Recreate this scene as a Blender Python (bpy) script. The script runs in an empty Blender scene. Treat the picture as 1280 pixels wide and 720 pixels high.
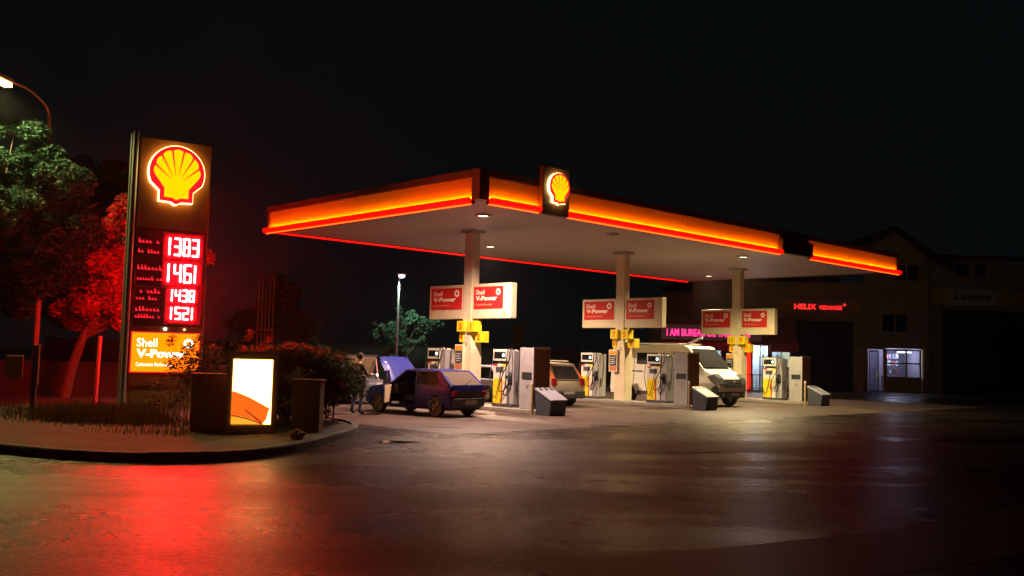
import bpy, math, random
import numpy as np
from mathutils import Matrix, Vector
R = math.radians
C = bpy.context.scene.collection
sc = bpy.context.scene
random.seed(7); rng = np.random.default_rng(7)

# ------------------------------------------------------------------ camera
CAMH, PITCH, ROLL = 1.85, R(4.0), R(1.45)
f_ = Vector((0, math.cos(PITCH), math.sin(PITCH)))
u0 = Vector((0, -math.sin(PITCH), math.cos(PITCH))); x0 = Vector((1, 0, 0))
rt = x0*math.cos(ROLL) + u0*math.sin(ROLL); up = u0*math.cos(ROLL) - x0*math.sin(ROLL)
cam = bpy.data.objects.new('camera', bpy.data.cameras.new('camera')); C.objects.link(cam)
m = Matrix((rt, up, -f_)).transposed().to_4x4(); m.translation = (0, 0, CAMH)
cam.matrix_world = m
cam.data.sensor_width = 36; cam.data.lens = 36*1200/1280; cam.data.clip_end = 1000; cam.data.clip_start = .1
sc.camera = cam
# ------------------------------------------------------------------ world: night sky, exposure
w = bpy.data.worlds.new('World'); sc.world = w; w.use_nodes = True
nt = w.node_tree; bg = nt.nodes['Background']
sky = nt.nodes.new('ShaderNodeTexSky'); sky.sky_type = 'NISHITA'; sky.sun_disc = False
sky.sun_elevation = R(-4); sky.sun_rotation = R(200); sky.air_density = 1.0
nt.links.new(sky.outputs[0], bg.inputs[0])
mixn = nt.nodes.new('ShaderNodeMixRGB'); mixn.inputs[0].default_value = .94
mixn.inputs[2].default_value = (.026, .040, .046, 1)
nt.links.new(sky.outputs[0], mixn.inputs[1]); nt.links.new(mixn.outputs[0], bg.inputs[0])
bg.inputs[1].default_value = .075
sc.view_settings.view_transform = 'Standard'; sc.view_settings.look = 'None'
sc.view_settings.exposure = 0; sc.view_settings.gamma = 1
sc.cycles.max_bounces = 6; sc.cycles.diffuse_bounces = 3; sc.cycles.glossy_bounces = 3
sc.cycles.transmission_bounces = 4; sc.cycles.transparent_max_bounces = 8
sc.cycles.sample_clamp_indirect = 4; sc.cycles.caustics_reflective = False; sc.cycles.caustics_refractive = False
sc.cycles.use_light_tree = True; sc.cycles.pixel_filter_width = 1.8; sc.cycles.use_denoising = True

# ------------------------------------------------------------------ station frame
TH = R(43.8)
A = Vector((math.cos(TH), math.sin(TH))); B = Vector((-math.sin(TH), math.cos(TH)))
CO = Vector((-0.96, 26.61))
def L(a, b, z=0.0):
    p = CO + A*a + B*b; return (p.x, p.y, z)
RF = TH - R(90)        # local -Y faces -a, local X = -b

# ------------------------------------------------------------------ materials
def mat(name, col, rough=.6, metal=0.0, noise=0.0, nscale=6.0, emit=None, estr=0.0, bump=0.0, bscale=40.0, spec=None, alpha=None, trans=0.0, nshift=(.0,.0,.0)):
    m = bpy.data.materials.new(name); m.use_nodes = True; t = m.node_tree; b = t.nodes['Principled BSDF']
    b.inputs['Base Color'].default_value = (*col, 1); b.inputs['Roughness'].default_value = rough
    b.inputs['Metallic'].default_value = metal
    if spec is not None: b.inputs['Specular IOR Level'].default_value = spec
    if trans: b.inputs['Transmission Weight'].default_value = trans
    if alpha is not None: b.inputs['Alpha'].default_value = alpha
    if noise or bump:
        tc = t.nodes.new('ShaderNodeTexCoord')
    if noise:
        n = t.nodes.new('ShaderNodeTexNoise'); n.inputs['Scale'].default_value = nscale; n.inputs['Detail'].default_value = 6
        n.inputs['Roughness'].default_value = .65
        t.links.new(tc.outputs['Object'], n.inputs['Vector'])
        r = t.nodes.new('ShaderNodeValToRGB'); r.color_ramp.elements[0].position = .3; r.color_ramp.elements[1].position = .7
        r.color_ramp.elements[0].color = (*[c*(1-noise) for c in col], 1)
        r.color_ramp.elements[1].color = (*[min(1, c*(1+noise)+s) for c, s in zip(col, nshift)], 1)
        t.links.new(n.outputs[0], r.inputs[0]); t.links.new(r.outputs[0], b.inputs['Base Color'])
        mr = t.nodes.new('ShaderNodeMapRange'); mr.inputs[3].default_value = rough*.85; mr.inputs[4].default_value = min(1, rough*1.15)
        t.links.new(n.outputs[0], mr.inputs[0]); t.links.new(mr.outputs[0], b.inputs['Roughness'])
    if bump:
        n2 = t.nodes.new('ShaderNodeTexNoise'); n2.inputs['Scale'].default_value = bscale; n2.inputs['Detail'].default_value = 4
        t.links.new(tc.outputs['Object'], n2.inputs['Vector'])
        bp = t.nodes.new('ShaderNodeBump'); bp.inputs['Strength'].default_value = bump; bp.inputs['Distance'].default_value = .02
        t.links.new(n2.outputs[0], bp.inputs['Height']); t.links.new(bp.outputs[0], b.inputs['Normal'])
    if emit is not None:
        b.inputs['Emission Color'].default_value = (*emit, 1); b.inputs['Emission Strength'].default_value = estr
    return m
M = {}
M['white'] = mat('white_paint', (.62, .6, .56), .45, noise=.1, nscale=3)
M['cream'] = mat('cream_cladding', (.62, .54, .38), .5, noise=.12, nscale=2.5)
M['grey'] = mat('grey_paint', (.3, .29, .31), .5, noise=.15)
M['lgrey'] = mat('pale_grey_lid', (.5, .49, .53), .45, noise=.1)
M['dgrey'] = mat('dark_grey_plastic', (.06, .06, .07), .5, noise=.25)
M['black'] = mat('black_rubber', (.015, .015, .016), .6, noise=.3)
M['gloss'] = mat('black_gloss', (.01, .012, .015), .12)
M['yellow'] = mat('yellow_panel', (.75, .58, .02), .4, noise=.06)
M['red'] = mat('red_panel', (.55, .02, .02), .4, noise=.08)
M['dred'] = mat('dark_red_cloth', (.3, .012, .012), .75, noise=.2)
M['brown'] = mat('brown_board', (.20, .085, .02), .6, noise=.35, nscale=9)
M['steel'] = mat('galvanised_steel', (.42, .42, .4), .4, .7, noise=.2)
M['ctext'] = mat('cream_lettering', (.85, .8, .66), .5)
M['conc'] = mat('kerb_concrete', (.22, .2, .18), .8, noise=.3, nscale=7, bump=.3)
M['kerbdark'] = mat('verge_kerb_stone', (.13, .12, .1), .8, noise=.35, nscale=5, bump=.4)
M['soffit'] = mat('canopy_soffit', (.50, .40, .37), .5, noise=.08, nscale=.8)
M['capdark'] = mat('canopy_fascia_trim', (.2, .11, .06), .35, noise=.12)
M['fascia'] = mat('fascia_panel', (.8, .62, .05), .6, spec=.2)
M['bark'] = mat('bark', (.12, .08, .05), .9, noise=.4, nscale=12, bump=.8, bscale=20)
M['soil'] = mat('soil', (.05, .033, .02), .95, noise=.4, nscale=3, bump=.6, bscale=12)
M['glassdark'] = mat('tinted_glass', (.02, .022, .025), .06, spec=.8)
M['alu'] = mat('aluminium_trim', (.4, .42, .38), .35, .6, noise=.1)
def glassmat(name, col, a, ior=1.6, sheen=0):
    m = bpy.data.materials.new(name); m.use_nodes = True; t = m.node_tree
    for n in list(t.nodes):
        if n.type == 'BSDF_PRINCIPLED': t.nodes.remove(n)
    o = t.nodes['Material Output']; g = t.nodes.new('ShaderNodeBsdfGlossy'); g.inputs['Roughness'].default_value = .04
    tr = t.nodes.new('ShaderNodeBsdfTransparent'); tr.inputs[0].default_value = (*col, 1)
    mx = t.nodes.new('ShaderNodeMixShader'); fr = t.nodes.new('ShaderNodeFresnel'); fr.inputs[0].default_value = ior
    t.links.new(fr.outputs[0], mx.inputs[0]); t.links.new(tr.outputs[0], mx.inputs[1]); t.links.new(g.outputs[0], mx.inputs[2])
    if sheen:  # pinkish diffuse share painted in for reflected ceiling and ground
        df = t.nodes.new('ShaderNodeBsdfDiffuse'); df.inputs[0].default_value = (.5, .40, .36, 1); m2 = t.nodes.new('ShaderNodeMixShader'); m2.inputs[0].default_value = sheen
        t.links.new(mx.outputs[0], m2.inputs[1]); t.links.new(df.outputs[0], m2.inputs[2]); t.links.new(m2.outputs[0], o.inputs[0])
    else: t.links.new(mx.outputs[0], o.inputs[0])
    return m
M['glass'] = glassmat('clear_glass', (.75, .78, .78), .2)
M['cglass'] = glassmat('car_glass', (.6, .55, .5), .2, 2.2, .05)
M['rglass'] = glassmat('rear_glass_sheen', (.6, .55, .5), .2, 2.2, .24)  # stronger painted reflection for the rear window
def em(name, col, s): return mat(name, (.02, .02, .02), .5, emit=col, estr=s)
M['led_o'] = em('orange_led', (1, .16, .001), 95)
M['line_o'] = em('orange_leak_glow', (1, .035, .001), 13)  # glow added for orange light leaking onto the lower trim
M['bar_r'] = em('red_light_bar', (1, .002, .001), 2.2)
M['rim_w'] = em('white_led_rim', (1, .62, .2), 5)
M['peck_y'] = em('yellow_backlit', (1, .66, .0), 1.15)
M['peck_r'] = em('red_backlit', (1, .01, .02), 1.0)
M['digit'] = em('white_led_digit', (1, .8, .75), 9)
M['digbg'] = em('red_bloom_plate', (1, .00003, .00012), 170.0)  # red bloom around the digits built as a glowing plate
M['digbg2'] = em('dim_bloom_plate', (1, .004, .012), .28)  # weaker outer bloom, painted as a dim glowing plate
M['redtxt'] = em('red_lit_lettering', (1, .012, .03), 1.8)
M['orpan'] = em('orange_backlit_panel', (1, .15, .0), 2.7)
M['whtxt'] = em('white_backlit_lettering', (1, .93, .7), 2.2)
M['poster_w'] = em('poster_white', (1, .46, .14), 7.5)
M['poster_o'] = em('poster_orange', (1, .13, .008), 1.2)
M['poster_y'] = em('poster_yellow', (1, .42, .03), 1.1)
M['poster_r'] = em('poster_line', (.25, .02, .01), .8)
M['down'] = em('downlight_lens', (1, .85, .5), 4)
M['dot'] = em('round_lamp_lens', (.7, 1, .95), 2.6)
M['lampw'] = em('cool_lamp_lens', (.85, .9, 1), 3)
M['lampg'] = em('sodium_lamp_lens', (1, .62, .12), 14)
M['pink'] = em('pink_led_lettering', (1, .03, .2), 2.2)
M['helix'] = em('red_led_lettering', (1, .02, .02), 1.9)
M['shoplight'] = em('shop_tube', (.75, .85, 1), 7)
M['roomlight'] = em('office_tube', (.8, .82, 1), 5)
M['orred'] = em('red_light_column', (1, .02, .008), 1.4)
M['purple'] = mat('purple_car_paint', (.022, .03, .20), .34, .05, spec=.2)
M['vanw'] = mat('white_van_paint', (.80, .76, .70), .3, noise=.04, spec=.6)
M['sand'] = mat('greyish_gold_paint', (.50, .44, .32), .3, .25)
M['lilac'] = mat('pale_lilac_paint', (.42, .4, .55), .3, .3)
M['pale'] = mat('pale_blue_white_paint', (.08, .09, .13), .35)
M['beige'] = mat('beige_trim', (.36, .27, .15), .8, noise=.15)
M['seat'] = mat('dark_seat_cloth', (.03, .03, .035), .9, noise=.3)
M['tail'] = mat('tail_lamp_lens', (.35, .015, .01), .25)
M['tailo'] = mat('orange_reflector', (.9, .2, .02), .3)
M['headl'] = mat('headlamp_lens', (.6, .6, .62), .12, .3)
M['plate'] = mat('number_plate', (.5, .42, .4), .5)
M['wall'] = mat('olive_render', (.42, .39, .24), .9, noise=.2, nscale=.8, bump=.2)
M['frame_y'] = mat('ochre_window_frame', (.6, .42, .15), .6, noise=.15)
M['roof'] = mat('dark_roof', (.05, .04, .035), .9, noise=.3, nscale=2)
M['door'] = mat('garage_door_grey', (.03, .03, .028), .8, noise=.25, nscale=1.5)
M['signpale'] = mat('pale_sign_board', (.5, .42, .4), .6)
M['signlilac'] = mat('lilac_sign_board', (.5, .4, .6), .6)
M['signyel'] = mat('ochre_sign_end', (.7, .5, .04), .6)
M['bordeaux'] = mat('bordeaux_facade', (.1, .01, .012), .7, noise=.15)
M['pylon'] = mat('pylon_panel', (.36, .13, .035), .3, noise=.1, nscale=1.2)
M['bronze'] = mat('bronze_case', (.30, .20, .05), .45, .3, noise=.2)
M['cab'] = mat('street_cabinet', (.36, .24, .10), .7, noise=.3, nscale=5)
M['oldwall'] = mat('old_garden_wall', (.055, .06, .04), .9, noise=.35, nscale=2, bump=.5)
M['denim'] = mat('blue_denim', (.03, .05, .14), .85, noise=.3, nscale=20)
M['jacket'] = mat('dark_jacket', (.03, .03, .035), .8, noise=.3)
M['skin'] = mat('skin', (.42, .24, .16), .6)
M['hair'] = mat('dark_hair', (.02, .014, .01), .8)
M['bag'] = mat('orange_plastic_bag', (.55, .22, .06), .5, noise=.15)

def leafmat(name, c1, c2):
    m = bpy.data.materials.new(name); m.use_nodes = True; t = m.node_tree; b = t.nodes['Principled BSDF']
    g = t.nodes.new('ShaderNodeNewGeometry'); r = t.nodes.new('ShaderNodeValToRGB')
    r.color_ramp.elements[0].color = (*c1, 1); r.color_ramp.elements[1].color = (*c2, 1)
    t.links.new(g.outputs['Random Per Island'], r.inputs[0]); t.links.new(r.outputs[0], b.inputs['Base Color'])
    b.inputs['Roughness'].default_value = .7; b.inputs['Specular IOR Level'].default_value = .2
    tl = t.nodes.new('ShaderNodeBsdfTranslucent'); t.links.new(r.outputs[0], tl.inputs[0])
    mx = t.nodes.new('ShaderNodeMixShader'); mx.inputs[0].default_value = .3
    t.links.new(b.outputs[0], mx.inputs[1]); t.links.new(tl.outputs[0], mx.inputs[2])
    t.links.new(mx.outputs[0], t.nodes['Material Output'].inputs[0]); return m
M['leaf'] = leafmat('green_leaves', (.006, .022, .014), (.018, .048, .034))
M['leafr'] = leafmat('red_lit_leaves', (.16, .02, .02), (.42, .045, .035))  # red light of the price sign put into the leaf colour
M['leafb'] = leafmat('fresh_leaves', (.05, .12, .07), (.14, .26, .16))
M['leafd'] = leafmat('dark_hedge_leaves', (.03, .045, .02), (.07, .085, .03))
M['grassm'] = leafmat('grass_blades', (.03, .035, .010), (.08, .07, .025))

def ground_mat():
    m = bpy.data.materials.new('damp_asphalt'); m.use_nodes = True; t = m.node_tree; b = t.nodes['Principled BSDF']
    N = t.nodes.new; K = t.links.new
    tc = N('ShaderNodeTexCoord')
    def noise(s, d=5, ro=.6, dist=0, vec=None):
        n = N('ShaderNodeTexNoise'); n.inputs['Scale'].default_value = s; n.inputs['Detail'].default_value = d
        n.inputs['Roughness'].default_value = ro; n.inputs['Distortion'].default_value = dist
        K(vec or tc.outputs['Object'], n.inputs['Vector']); return n.outputs[0]
    def ramp(i, p0, c0, p1, c1):
        r = N('ShaderNodeValToRGB'); r.color_ramp.elements[0].position = p0; r.color_ramp.elements[1].position = p1
        r.color_ramp.elements[0].color = (*c0, 1); r.color_ramp.elements[1].color = (*c1, 1); K(i, r.inputs[0]); return r.outputs[0]
    mp = N('ShaderNodeMapping'); mp.inputs['Rotation'].default_value = (0, 0, R(-62)); mp.inputs['Scale'].default_value = (.28, 1.5, 1)
    K(tc.outputs['Object'], mp.inputs[0])
    big = noise(.22, 6, .6, .6, mp.outputs[0])
    mid = noise(1.1, 5, .65, 1.0)
    fine = noise(55, 3, .7)
    base = ramp(big, .36, (.012, .008, .005), .64, (.044, .030, .018))
    mul = N('ShaderNodeMixRGB'); mul.blend_type = 'MULTIPLY'; mul.inputs[0].default_value = .75
    K(base, mul.inputs[1]); K(ramp(mid, .35, (.55, .55, .55), .7, (1.1, 1.1, 1.1)), mul.inputs[2])
    mul2 = N('ShaderNodeMixRGB'); mul2.blend_type = 'MULTIPLY'; mul2.inputs[0].default_value = .8
    K(mul.outputs[0], mul2.inputs[1]); K(ramp(fine, .35, (.4, .4, .4), .68, (1.5, 1.5, 1.5)), mul2.inputs[2])
    sp = noise(17, 2, .5)
    mulS = N('ShaderNodeMixRGB'); mulS.blend_type = 'MULTIPLY'; mulS.inputs[0].default_value = .7
    K(mul2.outputs[0], mulS.inputs[1]); K(ramp(sp, .38, (.6, .6, .6), .62, (1.35, 1.35, 1.35)), mulS.inputs[2]); mul2 = mulS
    # tar seams
    vo = N('ShaderNodeTexVoronoi'); vo.feature = 'DISTANCE_TO_EDGE'; vo.inputs['Scale'].default_value = .16
    dist = N('ShaderNodeMixRGB'); dist.inputs[0].default_value = .18
    nz = N('ShaderNodeTexNoise'); nz.inputs['Scale'].default_value = .9; nz.inputs['Detail'].default_value = 5; K(tc.outputs['Object'], nz.inputs['Vector'])
    K(tc.outputs['Object'], dist.inputs[1]); K(nz.outputs[1], dist.inputs[2]); K(dist.outputs[0], vo.inputs['Vector'])
    crack = ramp(vo.outputs['Distance'], .0, (.42, .42, .42), .008, (1, 1, 1))
    mul3 = N('ShaderNodeMixRGB'); mul3.blend_type = 'MULTIPLY'; mul3.inputs[0].default_value = .9
    K(mul2.outputs[0], mul3.inputs[1]); K(crack, mul3.inputs[2])
    K(mul3.outputs[0], b.inputs['Base Color'])
    spm = N('ShaderNodeMath'); spm.operation = 'MULTIPLY'
    q1 = N('ShaderNodeMapRange'); q1.inputs[1].default_value = .38; q1.inputs[2].default_value = .62; q1.inputs[3].default_value = .10; q1.inputs[4].default_value = .45; K(fine, q1.inputs[0])
    q2 = N('ShaderNodeMapRange'); q2.inputs[1].default_value = .35; q2.inputs[2].default_value = .65; q2.inputs[3].default_value = .45; q2.inputs[4].default_value = 1.15; K(sp, q2.inputs[0])
    K(q1.outputs[0], spm.inputs[0]); K(q2.outputs[0], spm.inputs[1])
    # damp patches
    rr = N('ShaderNodeMapRange'); rr.inputs[1].default_value = .35; rr.inputs[2].default_value = .65
    rr.inputs[3].default_value = .19; rr.inputs[4].default_value = .40; K(big, rr.inputs[0])
    r2 = N('ShaderNodeMath'); r2.operation = 'ADD'; K(rr.outputs[0], r2.inputs[0])
    r3 = N('ShaderNodeMapRange'); r3.inputs[1].default_value = .3; r3.inputs[2].default_value = .7; r3.inputs[3].default_value = -.05; r3.inputs[4].default_value = .08
    K(mid, r3.inputs[0]); K(r3.outputs[0], r2.inputs[1]); K(r2.outputs[0], b.inputs['Roughness'])
    bp = N('ShaderNodeBump'); bp.inputs['Strength'].default_value = .7; bp.inputs['Distance'].default_value = .014
    K(fine, bp.inputs['Height']); K(bp.outputs[0], b.inputs['Normal'])
    K(spm.outputs[0], b.inputs['Specular IOR Level'])
    return m
M['asphalt'] = ground_mat()

# ------------------------------------------------------------------ mesh helpers
class MB:
    def __init__(s): s.v = []; s.f = []
    def add(s, v, f):
        n = len(s.v); s.v += [tuple(p) for p in v]; s.f += [tuple(i+n for i in q) for q in f]; return s
    def box(s, x0, x1, y0, y1, z0, z1):
        v = [(x, y, z) for z in (z0, z1) for x, y in ((x0, y0), (x1, y0), (x1, y1), (x0, y1))]
        return s.add(v, [(0,3,2,1), (4,5,6,7), (0,1,5,4), (1,2,6,5), (2,3,7,6), (3,0,4,7)])
    def cyl(s, p0, p1, r0, r1=None, n=12, cap=True):
        r1 = r0 if r1 is None else r1; p0, p1 = Vector(p0), Vector(p1); d = (p1-p0).normalized()
        a = d.orthogonal().normalized(); b = d.cross(a)
        v = []
        for p, r in ((p0, r0), (p1, r1)):
            for i in range(n):
                t = 2*math.pi*i/n; v.append(p + a*math.cos(t)*r + b*math.sin(t)*r)
        f = [(i, (i+1) % n, n+(i+1) % n, n+i) for i in range(n)]
        if cap: f += [tuple(range(n-1, -1, -1)), tuple(range(n, 2*n))]
        return s.add(v, f)
    def tube(s, pts, r, n=8):
        pts = [Vector(p) for p in pts]; rs = r if isinstance(r, (list, tuple)) else [r]*len(pts)
        v = []; f = []; a = None
        for i, p in enumerate(pts):
            d = (pts[min(i+1, len(pts)-1)] - pts[max(i-1, 0)]).normalized()
            a = d.orthogonal().normalized() if a is None else (a - d*a.dot(d)).normalized()
            b = d.cross(a)
            for k in range(n):
                t = 2*math.pi*k/n; v.append(p + (a*math.cos(t)+b*math.sin(t))*rs[i])
        for i in range(len(pts)-1):
            for k in range(n): f.append((i*n+k, i*n+(k+1) % n, (i+1)*n+(k+1) % n, (i+1)*n+k))
        f += [tuple(range(n-1, -1, -1)), tuple(range((len(pts)-1)*n, len(pts)*n))]
        return s.add(v, f)
    def prism(s, pts, d):       # 3D polygon swept by vector d
        n = len(pts); d = Vector(d); v = [Vector(p) for p in pts]; v += [p+d for p in v]
        return s.add(v, [tuple(range(n-1, -1, -1)), tuple(range(n, 2*n))] + [(i, (i+1) % n, n+(i+1) % n, n+i) for i in range(n)])
    def fx(s, pts, y0, y1): return s.prism([(x, y0, z) for x, z in pts], (0, y1-y0, 0))     # polygon in XZ
    def quad(s, a, b, c, d): return s.add([a, b, c, d], [(0, 1, 2, 3)])
    def lathe(s, prof, o, axis='y', n=24):   # prof (r, h) closed loop
        v = []; m_ = len(prof)
        for i in range(n):
            t = 2*math.pi*i/n
            for r, h in prof:
                a, b = r*math.cos(t), r*math.sin(t)
                v.append((o[0]+a, o[1]+h, o[2]+b) if axis == 'y' else (o[0]+a, o[1]+b, o[2]+h))
        f = [(i*m_+k, i*m_+(k+1) % m_, ((i+1) % n)*m_+(k+1) % m_, ((i+1) % n)*m_+k) for i in range(n) for k in range(m_)]
        return s.add(v, f)
    def xf(s, mtx): s.v = [tuple(mtx @ Vector(p)) for p in s.v]; return s
    def map(s, fn): s.v = [tuple(fn(*p)) for p in s.v]; return s
    def dense(s, ml=.16):
        b = bmesh.new(); vs = [b.verts.new(p) for p in s.v]
        for q in s.f:
            try: b.faces.new([vs[i] for i in q])
            except ValueError: pass
        bmesh.ops.triangulate(b, faces=b.faces)
        for _ in range(4):
            e = [x for x in b.edges if x.calc_length() > ml]
            if not e: break
            bmesh.ops.subdivide_edges(b, edges=e, cuts=1); bmesh.ops.triangulate(b, faces=b.faces)
        b.verts.index_update(); s.v = [tuple(v.co) for v in b.verts]; s.f = [tuple(v.index for v in f.verts) for f in b.faces]; b.free(); return s
    def build(s, name, mt, parent=None, bev=0, seg=2, smooth=0, label=None):
        me = bpy.data.meshes.new(name); me.from_pydata(s.v, [], s.f); me.update()
        if mt: me.materials.append(mt)
        o = bpy.data.objects.new(name, me); C.objects.link(o)
        if parent: o.parent = parent
        fixn(me)
        if bev:
            b = o.modifiers.new('bevel', 'BEVEL'); b.width = bev; b.segments = seg; b.limit_method = 'ANGLE'; b.angle_limit = R(35)
        if smooth:
            me.polygons.foreach_set('use_smooth', [True]*len(me.polygons)); me.set_sharp_from_angle(angle=R(smooth))
        if label: o['label'] = label
        return o
import bmesh
def fixn(me):
    b = bmesh.new(); b.from_mesh(me); bmesh.ops.recalc_face_normals(b, faces=b.faces); b.to_mesh(me); b.free()
def tag(o, label, cat, group=None):
    o['label'] = label; o['category'] = cat
    if group: o['group'] = group
    return o
def thing(name, label, cat, loc=(0,0,0), rz=0, group=None):
    o = bpy.data.objects.new(name, None); C.objects.link(o); o.location = loc; o.rotation_euler = (0, 0, rz)
    o.empty_display_size = .2
    return tag(o, label, cat, group)
def struct(o, kind='structure'): o['kind'] = kind; return o
def copy_tree(o, parent=None):
    kids = [c for c in bpy.data.objects if c.parent == o]
    c = o.copy(); C.objects.link(c); c.parent = parent
    for k in kids: copy_tree(k, c)
    return c
def text_mesh(body, width=None, height=None, bold=.0, ext=.0, align='LEFT', shear=0, sx=None):
    cu = bpy.data.curves.new('tmp', 'FONT'); cu.body = body; cu.size = 1; cu.offset = bold; cu.extrude = ext; cu.align_x = 'LEFT'; cu.shear = shear
    cu.resolution_u = 3
    o = bpy.data.objects.new('tmp', cu); C.objects.link(o)
    dg = bpy.context.evaluated_depsgraph_get(); me = bpy.data.meshes.new_from_object(o.evaluated_get(dg))
    bpy.data.objects.remove(o)
    co = [v.co.copy() for v in me.vertices]; fs = [tuple(p.vertices) for p in me.polygons]; bpy.data.meshes.remove(me)
    xs = [c.x for c in co]; ys = [c.y for c in co]
    x0, x1, y0, y1 = min(xs), max(xs), min(ys), max(ys)
    s = height/(y1-y0) if height else width/(x1-x0)
    sxx = width/(x1-x0) if (width and height) else s
    off = {'LEFT': 0, 'CENTER': -(x1-x0)*sxx/2, 'RIGHT': -(x1-x0)*sxx}[align]
    return [((c.x-x0)*sxx+off, (c.y-y0)*s, c.z) for c in co], fs
def lettering(name, body, x, z, y, mt, parent, width=None, height=None, bold=.02, align='LEFT', flip=False, label=None):
    """text standing in the XZ plane facing -Y at depth y, lower left corner x, z"""
    v, f = text_mesh(body, width, height, bold, 0, align)
    mb = MB(); t = .008
    if flip: vv = [(x-a, y, z+b) for a, b, c in v]
    else: vv = [(x+a, y, z+b) for a, b, c in v]
    mb.add(vv, f); o = mb.build(name, mt, parent, label=label)
    return o

# ------------------------------------------------------------------ ground
g = MB().quad((-300, -60, 0), (300, -60, 0), (300, 400, 0), (-300, 400, 0)).build('ground', M['asphalt']); struct(g)

# raised verge with kerb
kp = [(-30, 24.5), (-17, 20.2), (-11.5, 17.6), (-8.45, 16.15), (-7.4, 15.68), (-6.41, 15.45), (-5.6, 15.5), (-4.9, 15.75), (-4.3, 16.35), (-3.92, 17.2),
      (-3.70, 18.4), (-3.56, 19.6), (-3.45, 20.8), (-3.42, 21.9), (-3.6, 23.1), (-4.1, 24.2), (-5.0, 25.3), (-6.6, 26.8), (-9, 29), (-14, 34), (-22, 40), (-36, 44)]
def offset_poly(pts, d):
    out = []
    for i, p in enumerate(pts):
        a = Vector(pts[max(i-1, 0)]); b = Vector(pts[min(i+1, len(pts)-1)]); t = (b-a).normalized(); n = Vector((-t.y, t.x))
        out.append((p[0]+n.x*d, p[1]+n.y*d))
    return out
def band(name, pa, pb, z0, z1, mt, split=False):
    mb = MB(); n = len(pa)
    v = [(x, y, z1) for x, y in pa] + [(x, y, z1) for x, y in pb] + [(x, y, z0) for x, y in pa] + [(x, y, z0) for x, y in pb]
    f = []
    for i in range(n-1):
        f += [(i, i+1, n+i+1, n+i), (2*n+i, 2*n+i+1, i+1, i), (n+i, n+i+1, 3*n+i+1, 3*n+i)]
    return mb.add(v, f).build(name, mt)
def smooth_path(p, k=4):
    out = []
    for i in range(len(p)-1):
        p0, p1, p2, p3 = [Vector(p[min(max(j, 0), len(p)-1)]) for j in (i-1, i, i+1, i+2)]
        for q in range(k):
            t = q/k; out.append(tuple(.5*((2*p1)+(p2-p0)*t+(2*p0-5*p1+4*p2-p3)*t*t+(3*p1-p0-3*p2+p3)*t**3)))
    out.append(tuple(p[-1])); return out
kps = smooth_path(kp, 5)
k_in = offset_poly(kps, .16); pv_in = offset_poly(kps, 1.6)
def resample(p, step):
    out = [Vector(p[0])]; acc = 0
    for a, b in zip(p, p[1:]):
        a, b = Vector(a), Vector(b); Ls = (b-a).length; d = step-acc
        while d < Ls: out.append(a+(b-a)*d/Ls); d += step
        acc = (acc+Ls) % step
    return out
kr = resample(kps, .25); mb = MB(); st_ = []; rk_ = random.Random(3)
ko = [Vector(q) for q in offset_poly([tuple(p) for p in kr], .17)]
for i in range(0, len(kr)-4, 4):
    dz = rk_.uniform(-.008, .008); gap = .012; a = kr[i:i+5]; b = ko[i:i+5]
    a = [a[0].lerp(a[1], .05)]+a[1:4]+[a[4].lerp(a[3], .05)]; b = [b[0].lerp(b[1], .05)]+b[1:4]+[b[4].lerp(b[3], .05)]
    v = [(p.x, p.y, -.02) for p in a]+[(p.x, p.y, .13+dz) for p in a]+[(p.x*.85+q.x*.15, p.y*.85+q.y*.15, .155+dz) for p, q in zip(a, b)]+[(q.x, q.y, .155+dz) for q in b]+[(q.x, q.y, -.02) for q in b]
    f = []
    for r_ in range(4):
        for k in range(4): f.append((r_*5+k, r_*5+k+1, r_*5+k+6, r_*5+k+5))
    f += [(0, 5, 10, 15, 20), (24, 19, 14, 9, 4)]
    mb.add(v, f)
struct(mb.build('kerb', M['kerbdark']))
paving = mat('pavement_gravel', (.065, .048, .03), .85, noise=.3, nscale=2.5, bump=.5, bscale=60)
struct(band('pavement', k_in[:60], pv_in[:60], .0, .135, paving))
vv = MB(); inner = pv_in[:60] + k_in[60:]
vv.add([(x, y, .12) for x, y in inner], [tuple(range(len(inner)))]).build('verge_soil', M['soil']); struct(bpy.data.objects['verge_soil'])

# concrete slab under the canopy with joints
cs_ = mat('forecourt_concrete', (.088, .064, .056), .55, noise=.42, nscale=.55, bump=.35, bscale=30)
t_ = cs_.node_tree; b_ = t_.nodes['Principled BSDF']; b_.inputs['Specular IOR Level'].default_value = .25; src = b_.inputs['Base Color'].links[0].from_socket
tc_ = t_.nodes.new('ShaderNodeTexCoord'); br_ = t_.nodes.new('ShaderNodeTexBrick'); br_.offset = 0; br_.inputs['Scale'].default_value = 1
br_.inputs['Brick Width'].default_value = 5.2; br_.inputs['Row Height'].default_value = 4.4; br_.inputs['Mortar Size'].default_value = .018
br_.inputs['Color1'].default_value = (1, 1, 1, 1); br_.inputs['Color2'].default_value = (.8, .8, .8, 1); br_.inputs['Mortar'].default_value = (.25, .25, .25, 1)
t_.links.new(tc_.outputs['Object'], br_.inputs['Vector'])
n_o = t_.nodes.new('ShaderNodeTexNoise'); n_o.inputs['Scale'].default_value = .9; n_o.inputs['Detail'].default_value = 7; n_o.inputs['Roughness'].default_value = .7; n_o.inputs['Distortion'].default_value = .8
t_.links.new(tc_.outputs['Object'], n_o.inputs['Vector'])
r_o = t_.nodes.new('ShaderNodeValToRGB'); r_o.color_ramp.elements[0].position = .36; r_o.color_ramp.elements[0].color = (.28, .26, .25, 1); r_o.color_ramp.elements[1].position = .52; r_o.color_ramp.elements[1].color = (1, 1, 1, 1)
t_.links.new(n_o.outputs[0], r_o.inputs[0])
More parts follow.
